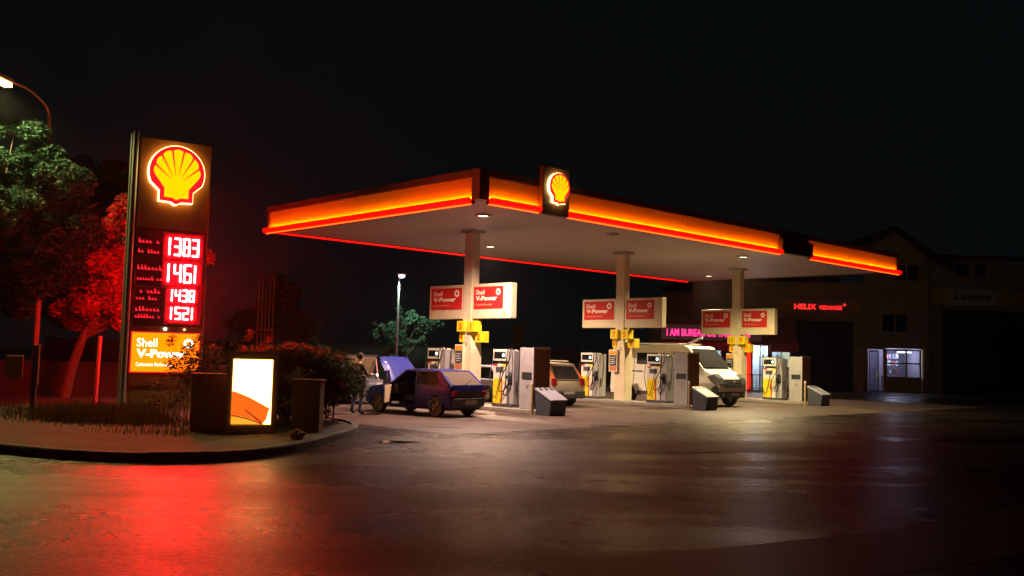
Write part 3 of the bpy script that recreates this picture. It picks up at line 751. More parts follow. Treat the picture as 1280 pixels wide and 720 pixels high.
    MB().fx([(-.03, .36), (-.03, .87), (-1.02, .87), (-1.02, .36)], -.037, -.075).xf(dm).build('door_trim', M['beige'], door, bev=.01)
    fr = MB(); pw = [(-.02, .90), (-.62, 1.30), (-1.04, 1.30), (-1.06, .90)]
    for (xa, za), (xb, zb) in zip(pw, pw[1:]): fr.cyl((xa, -.03-.16*(za-.9), za), (xb, -.03-.16*(zb-.9), zb), .022, n=6)
    fr.xf(dm).build('window_frame', M['black'], door)
    MB().prism([(-.05, -.03, .91), (-1.03, -.03, .91), (-1.02, -.09, 1.29), (-.62, -.09, 1.29)], (0, .006, 0)).xf(dm).build('window_pane', M['cglass'], door)
    MB().box(-.12, .0, .02, .14, .90, 1.02).xf(dm).build('mirror', M['black'], door, bev=.02)
    # interior
    for s in (.36, -.36):
        st = MB().box(-.25, .25, s-.24, s+.24, .42, .58); st.prism([(-.22, s-.24, .55), (-.22, s+.24, .55), (-.42, s+.22, 1.08), (-.42, s-.22, 1.08)], (-.12, 0, 0))
        st.box(-.55, -.46, s-.12, s+.12, 1.1, 1.26); st.build('seat', M['seat'], t, bev=.03)
    rs = MB().box(-1.15, -.75, -.6, .6, .42, .58); rs.prism([(-1.1, -.6, .55), (-1.1, .6, .55), (-1.28, .58, .98), (-1.28, -.58, .98)], (-.1, 0, 0)); rs.build('rear_seat', M['seat'], t, bev=.03)
    MB().box(.45, .70, -.68, .68, .62, .90).build('dashboard', M['dgrey'], t, bev=.03)
    sw = MB(); ring = [(.38-.10*math.sin(u)*.5, .36+.18*math.cos(u), .88+.17*math.sin(u)) for u in [2*math.pi*i/20 for i in range(21)]]
    sw.tube(ring, .014, 6); sw.cyl((.38, .36, .88), (.50, .36, .80), .03, n=8); sw.build('steering_wheel', M['black'], t)
    MB().box(-1.75, -1.25, -.6, .6, .84, .86).build('parcel_shelf', M['beige'], t)
    for x in (1.2, -1.2):
        for s in (1, -1): wheel(t, x, s*.69, .285, .16, s, mat('brown_steel_rim', (.14, .09, .05), .5, .5))
    for s in (1, -1):
        for cx in (1.2, -1.2):
            pts = arch(cx, .335, .2); mbx = MB()
            for (xa, za), (xb, zb) in zip(pts, pts[1:]): mbx.quad((xa, s*.76, za), (xb, s*.76, zb), (xb, s*.50, zb), (xa, s*.50, za))
            mbx.build('wheel_liner', M['black'], t)
    return t
purple_car()

def simple_car(name, label, loc, rz, paint, Lh=2.1, HW=.88, zb=.98, zt=1.62, rear=(-1.95, -1.55), front=(.95, .25), wheelb=1.3, r=.33, suv=True, bonnet_up=False):
    t = thing(name, label, 'car', loc, rz)
    def D(x, y, z):
        k = 1 - .22*max(0, z-zb) - .07*(abs(x)/Lh)**4; return (x, y*k, z)
    nose = [(Lh-.12, .28), (Lh, .45), (Lh-.02, .72), (Lh-.25, .86), (front[0], zb)]
    prof = [(-Lh+.08, .30), (-Lh, .5), (-Lh+.02, .8), (-Lh+.10, zb)][::-1]
    low = nose + [(-0.2, zb+.02)] + prof + arch(-wheelb, r+.06, .30, 8, r, True) + arch(wheelb, r+.06, .30, 8, r, True)
    MB().fx(low, -HW, HW).map(D).build('body', paint, t, bev=.045, seg=3, smooth=40)
    gh = [(front[0], zb-.01), (front[1], zt-.06), (-.2, zt), (rear[1]+.05, zt-.04), (rear[0], zb-.01)]
    MB().fx(gh, -HW+.07, HW-.07).map(D).build('cabin_glass', M['glassdark'], t, bev=.03, smooth=40)
    MB().fx([(front[1]+.02, zt-.06), (-.2, zt+.012), (rear[1], zt-.03), (rear[1], zt-.08), (front[1]+.02, zt-.10)], -HW+.04, HW-.04).map(D).build('roof', paint, t, bev=.02, smooth=40)
    pil = MB()
    for s in (1, -1):
        for (xa, xb) in ((front[0], front[1]), (rear[0], rear[1])):
            pil.cyl((xa, s*(HW-.06), zb-.02), (xb, s*(HW-.06)*(1), zt-.06), .055, .045, 6)
        pil.cyl((-.25, s*(HW-.055), zb), (-.25, s*(HW-.055), zt-.04), .035, n=6)
    pil.map(D).build('pillar_frame', paint, t)
    for s in (1, -1):
        MB().box(-Lh-.01, -Lh+.10, s*(HW-.26), s*(HW-.06), .78, 1.05).build('tail_lamp', M['tail'], t, bev=.02)
        MB().box(Lh-.14, Lh-.015, s*(HW-.42), s*(HW-.12), .62, .76).build('headlamp', M['headl'], t, bev=.02)
    if suv:
        for s in (1, -1): MB().prism([(-Lh+.04, s*(HW-.20), 1.04), (-Lh+.04, s*(HW-.08), 1.04), (-Lh+.34, s*(HW-.17), 1.40), (-Lh+.34, s*(HW-.25), 1.40)], (.06, 0, 0)).build('high_tail_lamp', M['tailo'], t, bev=.01)
        for s in (1, -1): MB().cyl((-1.4, s*.62, zt+.05), (.3, s*.62, zt+.07), .02, n=8).build('roof_rail', M['steel'], t)
        MB().prism([(-Lh+.09, -.60, zb+.06), (-Lh+.09, .60, zb+.06), (-Lh+.39, .54, zt-.13), (-Lh+.39, -.54, zt-.13)], (-.03, 0, 0)).build('rear_window', M['glassdark'], t)
        MB().prism([(-Lh+.06, -.74, zb), (-Lh+.06, .74, zb), (-Lh+.44, .66, zt-.05), (-Lh+.44, -.66, zt-.05)], (.10, 0, 0)).build('tailgate', paint, t, bev=.02)
    MB().box(-Lh-.05, -Lh+.12, -HW+.06, HW-.06, .30, .60).build('rear_bumper', M['dgrey'], t, bev=.04)
    MB().box(Lh-.12, Lh+.05, -HW+.06, HW-.06, .26, .52).build('front_bumper', M['dgrey'] if not bonnet_up else paint, t, bev=.04)
    MB().box(-Lh-.06, -Lh-.051, -.26, .26, .62-.16, .72-.16).build('number_plate', M['plate'], t)
    for x in (wheelb, -wheelb):
        for s in (1, -1): wheel(t, x, s*(HW-.09), r, .19, s)
    if bonnet_up:
        cb = Matrix.Translation((front[0]+.02, 0, zb+.01)) @ Matrix.Rotation(R(-58), 4, 'Y')
        MB().prism([(0, -.68, 0), (0, .68, 0), (.95, .60, 0), (.95, -.60, 0)], (0, 0, .02)).xf(cb).build('bonnet', paint, t, bev=.008, label='raised pale bonnet')
        MB().prism([(.06, -.60, -.025), (.06, .60, -.025), (.88, .53, -.025), (.88, -.53, -.025)], (0, 0, .02)).xf(cb).build('bonnet_lining', M['beige'], t)
        MB().cyl((1.6, .55, .8), (1.36, .52, 1.6), .025, n=6).build('bonnet_stay', mat('pink_stay', (.6, .3, .32), .5), t)
    return t
simple_car('estate_car', 'greyish gold estate car seen from behind between the first and middle islands', (.85, 37.3, 0), TH+R(90)-R(4), M['sand'])
simple_car('small_car', 'pale lilac car half hidden behind the first fuel pump', (-1.15, 39.0, 0), TH+R(90), M['lilac'], Lh=1.9, HW=.8, zb=.9, zt=1.42, rear=(-1.8, -1.3), front=(.8, .15), wheelb=1.2, r=.29, suv=False)
simple_car('small_car', 'pale car with raised bonnet facing the purple hatchback nose to nose', (-6.0, 35.4, 0), R(-57), M['pale'], Lh=1.85, HW=.78, zb=.9, zt=1.42, rear=(-1.75, -1.3), front=(.8, .15), wheelb=1.2, r=.29, suv=False, bonnet_up=True)

def van():
    t = thing('delivery_van', 'white panel van with roof rack and black front bumper between the middle and far islands', 'van', (7.13, 40.55, 0), R(-48))
    HW = .98
    def D(x, y, z):
        k = 1 - .085*max(0, z-1.1) - (.10*max(0, (x-1.6)/1.15)**2); return (x, y*k, z)
    r = .34
    prof = [(-2.95, .36), (-3.0, .6), (-2.95, 2.30), (-2.85, 2.40), (.9, 2.42), (1.12, 2.36), (1.98, 1.44), (2.40, 1.28), (2.60, 1.12), (2.70, .80), (2.70, .62), (2.52, .60)]
    prof += [(2.30, .66)] + arch(1.92, .42, .36, 10, r) + arch(-1.98, .42, .36, 10, r)
    # order: front arch runs front->rear, then the rear arch
    MB().fx(prof, -HW, HW).map(D).build('body', M['vanw'], t, bev=.05, seg=3, smooth=40)
    def G_(name, pts, o, mt=M['glassdark'], s=-1, d=.012, bev=0):
        return MB().fx(pts, s*(HW+o), s*(HW+o-d)).map(D).build(name, mt, t, bev=bev)
    for s in (-1, 1):
        G_('cargo_window', [(-1.55, 1.62), (-.42, 1.62), (-.42, 2.10), (-1.55, 2.10)], .006, s=s)
        G_('cargo_window', [(-.30, 1.62), (.18, 1.62), (.18, 2.10), (-.30, 2.10)], .006, s=s)
        G_('cab_window', [(.36, 1.46), (1.72, 1.46), (1.25, 2.02), (1.05, 2.14), (.36, 2.14)], .006, s=s)
        G_('door_line', [(.27, .5), (.29, .5), (.29, 2.2), (.27, 2.2)], .004, M['dgrey'], s, .01)
        G_('door_line', [(-1.70, .8), (-1.68, .8), (-1.68, 2.3), (-1.70, 2.3)], .004, M['dgrey'], s, .01)
        G_('slide_rail', [(-2.9, 1.30), (-1.2, 1.30), (-1.2, 1.34), (-2.9, 1.34)], .006, M['dgrey'], s, .02)
        G_('sill_trim', [(-1.5, .36), (1.45, .36), (1.45, .50), (-1.5, .50)], .01, M['dgrey'], s, .03)
        MB().box(1.55, 1.75, s*(HW+.02), s*(HW+.24), 1.42, 1.78).build('mirror', M['black'], t, bev=.03)
        MB().fx([(2.10, 1.19), (2.41, 1.30), (2.625, 1.13), (2.70, .88), (2.5, .84), (2.28, .98)], s*(HW+.014), s*(HW-.36)).map(lambda x, y, z: (x+.02, y*(1-.10*max(0, (x-1.6)/1.15)**2), z+.02)).build('headlamp', mat('smoked_headlamp', (.22, .22, .24), .15, .5), t, bev=.02)
    # windscreen
    n_ = Vector((.92, 0, .86)).normalized()*.012
    ws = [(1.90, -.86, 1.53), (1.90, .86, 1.53), (1.20, .80, 2.27), (1.20, -.80, 2.27)]
    ws = [(x+.012+.018, y, z+.025) for x, y, z in ws]; MB().prism(ws, n_).build('windscreen', M['glassdark'], t)
    MB().box(2.08, 2.14, -.5, .5, 1.44, 1.46).build('wiper', M['black'], t)
    # face
    fb = MB().fx([(2.30, .34), (2.76, .36), (2.80, .52), (2.78, .74), (2.60, .82), (2.34, .70), (2.30, .5)], -.90, .90)
    fb.map(lambda x, y, z: (x - .14*(y/.9)**2, y, z)).build('front_bumper', M['dgrey'], t, bev=.04)
    for s in (1, -1): MB().fx([(2.33, .36), (2.62, .36), (2.66, .74), (2.52, .88), (2.30, .72)], s*.80, s*.945).build('bumper_corner', M['dgrey'], t, bev=.02)
    gr = MB().prism([(2.72, -.52, .78), (2.72, .52, .78), (2.60, .58, 1.10), (2.60, -.58, 1.10)], (.04, 0, .01)).build('grille', M['black'], t, bev=.01)
    mb = MB()
    for k in range(3): mb.box(2.765-.035*k, 2.78-.035*k, -.48, .48, .82+.09*k, .84+.09*k)
    mb.build('grille_bars', M['steel'], gr)
    MB().add([(2.77, -.075, 1.0), (2.765, 0, .90), (2.765, .075, 1.0), (2.735, 0, 1.10), (2.80, 0, 1.0)], [(0, 1, 4), (1, 2, 4), (2, 3, 4), (3, 0, 4), (0, 3, 2, 1)]).build('emblem', M['steel'], t)
    MB().box(2.80, 2.812, -.27, .27, .46, .57).build('number_plate', M['plate'], t)
    for s in (1, -1): MB().cyl((2.70, s*.66, .50), (2.735, s*.66, .50), .06, n=12).build('fog_lamp', M['headl'], t)
    rk = MB()
    for y in (-.78, .78): rk.cyl((-2.4, y, 2.50), (.55, y, 2.50), .022, n=6)
    for k in range(6): x = -2.3+.55*k; rk.cyl((x, -.80, 2.50), (x, .80, 2.50), .02, n=6)
    for x in (-2.3, -.9, .4):
        for y in (-.76, .76): rk.cyl((x, y, 2.36), (x, y, 2.52), .018, n=6)
    rk.build('roof_rack', M['steel'], t)
    MB().cyl((.55, -.5, 2.40), (1.35, -.25, 2.75), .03, .05, 8).build('ladder_tube', M['lgrey'], t)
    for x in (1.92, -1.98):
        for s in (1, -1):
            wheel(t, x, s*.86, .345, .22, s)
            pts = arch(x, .415, .3, 10, r); mbx = MB()
            for (xa, za), (xb, zb) in zip(pts, pts[1:]): mbx.quad((xa, s*.965, za), (xb, s*.965, zb), (xb, s*.6, zb), (xa, s*.6, za))
            mbx.build('wheel_liner', M['black'], t)
    return t
van()

# ------------------------------------------------------------------ price pylon
PY = (-10.40, 26.06); PR = R(33); PW = 2.05
py = thing('price_pylon', 'tall dark price sign with glowing scallop emblem and red fuel prices', 'sign', (PY[0], PY[1], 0), PR)
MB().box(.08, PW, .0, .42, .75, 7.62).build('panel', M['pylon'], py, bev=.03)
MB().box(.16, PW-.08, .06, .36, .1, .75).build('foot', M['bronze'], py)
mb = MB()
for y in (.02, .36): mb.cyl((-.02, y, .1), (-.02, y, 7.72), .075, n=12)
mb.box(-.055, .01, .04, .34, .1, 7.70); mb.build('side_mast', M['alu'], py, smooth=40)
emblem(py, 1.07, 6.68, .745, 0, .16)
SEG = {'0': 'abcdef', '1': 'bc', '2': 'abged', '3': 'abgcd', '4': 'fgbc', '5': 'afgcd', '6': 'afgcde', '8': 'abcdefg', '9': 'abcdfg'}
def digit(mb, ch, x, z, w, h, y, t):
    s = {'a': (x, x+w, z+h-t, z+h), 'd': (x, x+w, z, z+t), 'g': (x, x+w, z+h/2-t/2, z+h/2+t/2),
         'f': (x, x+t, z+h/2+t*.2, z+h-t*.2), 'b': (x+w-t, x+w, z+h/2+t*.2, z+h-t*.2), 'e': (x, x+t, z+t*.2, z+h/2-t*.2), 'c': (x+w-t, x+w, z+t*.2, z+h/2-t*.2)}
    for k in SEG[ch]:
        x0, x1, z0, z1 = s[k]; c = t*.28; mb.fx([(x0+c, z0), (x1-c, z0), (x1, z0+c), (x1, z1-c), (x1-c, z1), (x0+c, z1), (x0, z1-c), (x0, z0+c)], y, y-.012)
def scribble(mb, x, z, w, h, y, seed):
    r = random.Random(seed); n = int(w/(h*.75)); 
    for k in range(n):
        xx = x+w*k/n; hh = h*(1 if r.random() < .3 else .6); zz = z
        if r.random() < .12: continue
        ww = w/n*.62
        mb.fx([(xx, zz), (xx+ww, zz), (xx+ww, zz+hh*.35), (xx+ww*.45, zz+hh*.35), (xx+ww*.45, zz+hh), (xx, zz+hh)], y, y-.006)
def price_face(flip):
    rows = [('1383', 4.38, .50, .84), ('1461', 3.63, .52, .84), ('1438', 3.10, .34, .66), ('1521', 2.60, .35, .66)]
    yb = -.002
    def F(mb):
        if flip: mb.map(lambda x, y, z: (PW+.08-x, .42-y, z))
        return mb
    f1 = F(MB().box(.14, PW-.06, yb-.012, yb, 3.49, 5.10)).build('price_window', mat('price_window', (.12, .02, .015), .25), py)
    f2 = F(MB().box(.14, PW-.06, yb-.012, yb, 2.40, 3.47)).build('price_window', mat('price_window', (.16, .03, .01), .25), py)
    for i, (s, z, h, wd) in enumerate(rows):
        par = f1 if i < 2 else f2
        x1 = 1.80 - (.06 if i > 1 else 0); x0 = x1-wd
        if i in (0, 2):
            za, zb = ((3.50, 5.02), (2.47, 3.53))[i//2]
            F(MB().fx([(x0-.14, za), (1.94, za), (1.94, zb), (x0-.14, zb)], yb-.0135, yb-.0155)).build('dim_halo', M['digbg2'], par)
        q = .09; F(MB().fx([(x0-.07+q, z-.06), (x1+.06-q, z-.06), (x1+.06, z-.06+q), (x1+.06, z+h+.06-q), (x1+.06-q, z+h+.06), (x0-.07+q, z+h+.06), (x0-.07, z+h+.06-q), (x0-.07, z-.06+q)], yb-.016, yb-.0185)).build('red_halo', M['digbg'], par)  # halo plate standing in for the bloom of the digits
        mb = MB(); n = 4; wds = [(.11 if ch == '1' else .20) for ch in s]; tot = sum(wds)+.06*3; k = wd/tot; x = x0
        for ch, ww in zip(s, wds):
            digit(mb, ch, x, z, ww*k if ch != '1' else .06, h, yb-.022, .046 if h > .45 else .036); x += (ww+.06)*k
        F(mb).build('digits', M['digit'], par)
        mb = MB(); scribble(mb, .18, z+h*.60, .66, .12, yb-.014, i*7+1); scribble(mb, .18, z+h*.05, .58+.1*(i % 2), .10, yb-.014, i*7+3)
        F(mb).build('small_lettering', M['redtxt'], par)
price_face(False); price_face(True)
lp = MB().box(.10, PW-.10, -.03, .0, 1.12, 2.24).build('backlit_advert', M['peck_r'], py)
power_panel(lp, .13, PW-.13, 1.15, 2.21, -.032, M['orpan'], M['whtxt'], M['whtxt'])
for x, s in ((.98, .045), (1.5, .02)): MB().cyl((x, -.09, 2.33), (x, -.03, 2.33), s, n=10).build('spot_lamp', M['dot'] if s > .03 else M['down'], py)

# ------------------------------------------------------------------ lit poster case and cabinets on the verge
ad = thing('poster_case', 'bronze framed lit poster case with white and orange poster in front of the hedge', 'poster case', (-5.22, 19.6, .13), R(14))
MB().box(-.50, .50, -.09, .09, .0, 1.66).build('case', M['bronze'], ad, bev=.02)
MB().box(-.46, .46, -.05, .05, -.02, .0).build('foot', M['dgrey'], ad)
ps = MB().box(-.385, .385, -.102, -.091, .20, 1.50).build('poster', M['poster_w'], ad)
MB().fx([(-.385, .20), (.22, .20), (.30, .30), (.33, .44), (.36, .52), (-.05, .74), (-.30, .84), (-.385, .86)], -.103, -.106).build('orange_picture', M['poster_o'], ps)
MB().fx([(-.385, .20), (.16, .20), (.02, .30), (-.2, .36), (-.385, .34)], -.107, -.109).build('yellow_picture', M['poster_y'], ps)
MB().fx([(-.385, .385), (-.1, .33), (.26, .20), (.22, .20), (-.12, .31), (-.385, .365)], -.110, -.112).build('dark_curve', M['poster_r'], ps)
MB().fx([(-.12, .50), (.22, .24), (.20, .22), (-.14, .49)], -.110, -.112).build('dark_curve', M['poster_r'], ps)
c1 = thing('street_cabinet', 'plain dark brown cabinet left of the lit poster case', 'cabinet', (-6.15, 20.0, .12), R(10), 'brown cabinets beside the poster case')
MB().box(-.40, .40, -.16, .16, .0, 1.16).build('body', M['cab'], c1, bev=.015); MB().box(-.43, .43, -.19, .19, 1.16, 1.20).build('top', M['cab'], c1, bev=.01)
c2 = thing('street_cabinet', 'narrow scuffed brown cabinet right of the lit poster case', 'cabinet', (-4.22, 20.3, .12), R(-8), 'brown cabinets beside the poster case')
MB().box(-.30, .30, -.14, .14, .0, 1.08).build('body', M['cab'], c2, bev=.015); MB().box(-.33, .33, -.17, .17, 1.08, 1.12).build('top', M['cab'], c2, bev=.01)
MB().box(-.24, .24, -.146, -.141, .10, .98).build('door', M['bronze'], c2)
# crumpled bag at the kerb
bm_ = bmesh.new(); bmesh.ops.create_icosphere(bm_, subdivisions=3, radius=.14)
for v in bm_.verts:
    k = 1+.25*math.sin(9*v.co.x*7+3)*math.sin(8*v.co.y*6+1)+.12*math.sin(40*v.co.z); v.co *= k; v.co.z *= .75
me = bpy.data.meshes.new('litter_bag'); bm_.to_mesh(me); bm_.free(); me.materials.append(M['bag'])
o = bpy.data.objects.new('litter_bag', me); C.objects.link(o); o.location = (-4.05, 18.6, .23); tag(o, 'small crumpled orange bag lying at the kerb edge', 'bag')

# ------------------------------------------------------------------ vegetation
def leaf_cloud(centers, radii, n_each, size, squash=.8, rs=1, flat=.5):
    r = np.random.default_rng(rs); vs = []; 
    tot = 0
    P_ = []; 
    for (c, rad), n in zip(zip(centers, radii), n_each):
        d = r.normal(size=(n, 3)); d /= np.linalg.norm(d, axis=1)[:, None]
        q = rad*np.power(r.random(n), .42)[:, None]*d; q[:, 2] *= squash; P_.append(q+np.array(c))
    P_ = np.concatenate(P_); n = len(P_)
    a = r.normal(size=(n, 3)); a[:, 2] *= flat; a /= np.linalg.norm(a, axis=1)[:, None]
    b = r.normal(size=(n, 3)); b -= (b*a).sum(1)[:, None]*a; b /= np.linalg.norm(b, axis=1)[:, None]
    s = size*(.6+.8*r.random(n))[:, None]
    v = np.stack([P_-a*s, P_+b*s*.42-a*s*.1, P_+a*s, P_-b*s*.42-a*s*.1], 1).reshape(-1, 3)
    return v
def cloud_obj(name, v, mt, parent=None):
    n = len(v)//4; me = bpy.data.meshes.new(name); me.vertices.add(n*4); me.vertices.foreach_set('co', v.ravel())
    me.loops.add(n*4); me.loops.foreach_set('vertex_index', np.arange(n*4, dtype=np.int32))
    me.polygons.add(n); me.polygons.foreach_set('loop_start', np.arange(0, n*4, 4, dtype=np.int32)); me.update(calc_edges=True)
    me.materials.append(mt); o = bpy.data.objects.new(name, me); C.objects.link(o)
    if parent: o.parent = parent
    return o
def tree(name, label, loc, base_r, th, lean, blobs, mt, leaf=.1, dens=260, seed=1, group=None, clump=.45, barkm=None):
    """blobs: list of (x, y, z, r) in local coordinates; limbs reach into them"""
    t = thing(name, label, 'tree', loc, 0, group); r = random.Random(seed)
    top = Vector((lean[0], lean[1], th)); mid = Vector((lean[0]*.4, lean[1]*.4, th*.5))
    mb = MB().tube(smooth_path([Vector((0, 0, -.05)), mid, top], 4), [base_r*(1-.45*i/8) for i in range(9)], 10)
    for x, y, z, rr in blobs:
        tip = Vector((x, y, z)); st = mid.lerp(top, .6+.4*r.random()); md = st.lerp(tip, .5)+Vector((0, 0, -.1*rr))
        mb.tube([st, md, tip], [base_r*.42, base_r*.25, base_r*.08], 6)
        for k in range(3):
            e = tip+Vector((r.uniform(-1, 1), r.uniform(-1, 1), r.uniform(-.4, .9)))*rr*.8; mb.tube([md, md.lerp(e, .5)+Vector((0, 0, .1)), e], [base_r*.2, base_r*.12, .01], 5)
    mb.build('trunk', barkm or M['bark'], t, smooth=50)
    cs, rs_, ns = [], [], []
    for x, y, z, rr in blobs:
        k = max(5, int(14*(rr/1.0)**2))
        for _ in range(k):
            d = Vector((r.gauss(0, 1), r.gauss(0, 1), r.gauss(0, 1))).normalized()*rr*(.45+.6*r.random())
            cs.append((x+d.x, y+d.y, z+d.z*.8)); q = clump*(.55+.8*r.random()); rs_.append(q); ns.append(int(dens*q*q/.2)+8)
    cloud_obj('crown', leaf_cloud(cs, rs_, ns, leaf, .75, seed), mt, t)
    return t
tree('broadleaf_tree', 'large dark green tree at the left edge, lit greenish by the street lamp', (-15.4, 28.6, .1), .2, 4.4, (-.3, .2),
     [(-1.2, .2, 4.6, 1.5), (.3, -.3, 5.6, 1.5), (-.2, .5, 7.4, 1.3), (1.5, 0, 6.6, 1.1), (1.2, .4, 4.5, 1.3), (-2.4, 0, 6.6, 1.4), (-1.4, -.4, 3.1, 1.2), (.8, -.2, 3.4, .9), (2.1, .3, 5.4, .9), (-2.6, -.2, 4.4, 1.3)], M['leaf'], .085, 480, 3)
tree('red_lit_tree', 'tree with leaning trunk glowing red from the price sign beside it', (-14.4, 31.2, .1), .2, 2.3, (.75, -.2),
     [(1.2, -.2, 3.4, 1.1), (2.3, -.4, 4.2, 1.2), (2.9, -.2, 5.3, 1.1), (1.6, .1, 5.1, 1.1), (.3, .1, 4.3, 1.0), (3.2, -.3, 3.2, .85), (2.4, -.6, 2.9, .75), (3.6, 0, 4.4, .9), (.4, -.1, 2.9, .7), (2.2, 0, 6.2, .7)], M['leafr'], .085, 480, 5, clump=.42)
po = thing('slim_post', 'slim bare post lit bright red left of the price sign', 'post', (-11.66, 27.2, .1), 0)
MB().cyl((0, 0, 0), (.06, 0, 2.0), .07, .05, 10).build('pole', mat('red_lit_post', (.5, .09, .08), .5), po); MB().cyl((0, 0, 0), (0, 0, .06), .11, .1, 10).build('foot', M['conc'], po)  # red glow of the sign tinted into the pole colour
po = thing('notice_post', 'dark post with thin added highlight strip near the left edge in front of the trees', 'post', (-11.95, 24.3, .1), 0)
MB().box(-.07, .04, -.05, .05, 0, 1.7).build('pole', M['dgrey'], po, bev=.01); MB().box(.045, .075, -.03, .03, .7, 1.72).build('highlight_strip', M['cab'], po)  # thin strip added as the highlight along the post
nb = thing('notice_board', 'small ochre notice board on a short post at the left edge', 'sign', (-13.35, 26.0, .1), R(5))
MB().box(-.23, .21, -.02, .02, .78, 1.40).build('board', mat('ochre_board', (.35, .2, .06), .6, noise=.2), nb, bev=.008); MB().cyl((0, .045, 0), (0, .045, 1.3), .025, n=8).build('pole', M['dgrey'], nb)

# distant trees
far = [('dim leafy tree rising behind the price sign', (-19, 44, 0), [(0, 0, 8.6, 2.2), (1.4, 0, 7, 2.2), (-2, 0, 7, 2.5), (1.5, 0, 5, 2), (-1, 0, 5, 2.5)], 21, M['leafd'], .2),
       ('bushy dark green tree behind the hedge, right of the slatted tower', (-12.3, 50, 0), [(0, 0, 3.6, 1.3), (1.2, 0, 2.8, 1.2), (-1.0, 0, 3.0, 1.2), (.3, 0, 4.8, .9), (1.8, 0, 1.9, .9)], 22, M['leafb'], .12),
       ('small green tree beside the distant white lamp post', (-6.7, 60.6, 0), [(0, 0, 3.3, 1.0), (1.1, 0, 2.9, .8), (-1.1, 0, 2.6, .8), (.1, -.3, 4.2, .6), (1.9, 0, 3.7, .45), (-.4, -.3, 2.0, .7), (-1.6, 0, 3.4, .5), (.8, -.4, 3.9, .4)], 23, M['leafb'], .12)]
for lab, lc, bl, sd, mt_, lf in far: tree('broadleaf_tree', lab, lc, .12, bl[0][2]*.5, (0, 0), bl, mt_, lf, 170 if sd < 23 else 120, sd, clump=.55 if sd < 23 else .3)

# clipped hedge behind poster case: elongated rounded mass
hd = thing('hedge', 'large dark rounded hedge with red lit tips beside the poster case', 'hedge', (0, 0, .1), 0)
cs, rs_, ns = [], [], []; rr = random.Random(11)
for k in range(640):
    u = rr.random(); v = rr.random()
    cx = -6.3+2.5*u; cy = 21.9+2.8*v
    e = max(0, 1-((u-.42)/.62)**2)
    ztop = 1.38+.42*e
    if u > .86: ztop -= (u-.86)*4
    zlow = .2 + (1.0*max(0, u-.62)/.38)
    zz = zlow+(ztop-zlow)*(rr.random()**.55)
    cs.append((cx, cy, zz-.1)); q = .22+.12*rr.random(); rs_.append(q); ns.append(60)
cloud_obj('foliage', leaf_cloud(cs, rs_, ns, .055, .85, 5), M['leafd'], hd)
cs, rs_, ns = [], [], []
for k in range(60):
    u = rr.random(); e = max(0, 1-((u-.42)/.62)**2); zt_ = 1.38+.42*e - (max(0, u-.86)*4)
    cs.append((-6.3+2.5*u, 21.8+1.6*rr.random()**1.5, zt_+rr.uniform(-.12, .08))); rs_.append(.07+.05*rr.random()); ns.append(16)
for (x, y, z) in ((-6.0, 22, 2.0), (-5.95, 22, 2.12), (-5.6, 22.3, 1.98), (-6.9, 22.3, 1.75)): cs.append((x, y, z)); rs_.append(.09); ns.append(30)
cloud_obj('red_lit_tips', leaf_cloud(cs, rs_, ns, .05, .9, 6), leafmat('red_lit_tip_leaves', (.3, .05, .03), (.7, .12, .07)), hd)  # red light of the sign painted as red leaves on the hedge top
mb = MB()
for k in range(40):
    x = rr.uniform(-6.1, -4.3); y = rr.uniform(22, 24.3); mb.tube([(x, y, 0), (x+rr.uniform(-.2, .2), y, .8), (x+rr.uniform(-.5, .4), y+rr.uniform(-.3, .3), rr.uniform(1.3, 1.9))], [.025, .018, .006], 5)
mb.build('stems', M['bark'], hd)
def shrub(name, label, loc, blobs, mt, leaf, n, seed, stems=10, cat='shrub'):
    t = thing(name, label, cat, loc); r = random.Random(seed); mb = MB(); cs, rs_, ns = [], [], []
    for x, y, z, q in blobs:
        for k in range(stems):
            e = (x+r.uniform(-q, q), y+r.uniform(-q, q), z+r.uniform(-q, q)); mb.tube([(x*.2, y*.2, 0), (x*.7, y*.7, z*.55), e], [.015, .010, .003], 4)
            cs.append(e); rs_.append(q*.38); ns.append(n)
    mb.build('stems', M['bark'], t); cloud_obj('foliage', leaf_cloud(cs, rs_, ns, leaf, .9, seed), mt, t); return t
shrub('leafy_shrub', 'loose twiggy shrub reaching in front of the lit orange advert panel', (-7.75, 23.4, .1), [(-.25, .1, .9, .45), (.15, 0, 1.25, .45), (-.1, 0, 1.6, .36), (.55, .1, 1.0, .45), (.45, .1, 1.5, .3), (.9, .1, .7, .4), (-.6, .1, .5, .4)], M['leafd'], .045, 34, 31, 12)
shrub('leafy_shrub', 'arching shrub with yellowish leaves just above and left of the poster case', (-6.5, 21.6, .1), [(0, 0, 1.3, .42), (.5, 0, 1.55, .35), (-.4, 0, 1.1, .4), (.75, -.1, 1.25, .35), (.1, -.2, .7, .4), (.3, 0, 1.9, .2)], M['grassm'], .045, 30, 33, 10)
shrub('leafy_shrub', 'sprawling low shrub at the kerb right of the poster case', (-4.55, 20.7, .1), [(-.2, 0, .9, .4), (.1, .4, .8, .4), (.5, .9, .5, .3), (.05, 0, .35, .3)], M['leafd'], .05, 30, 35, 8)
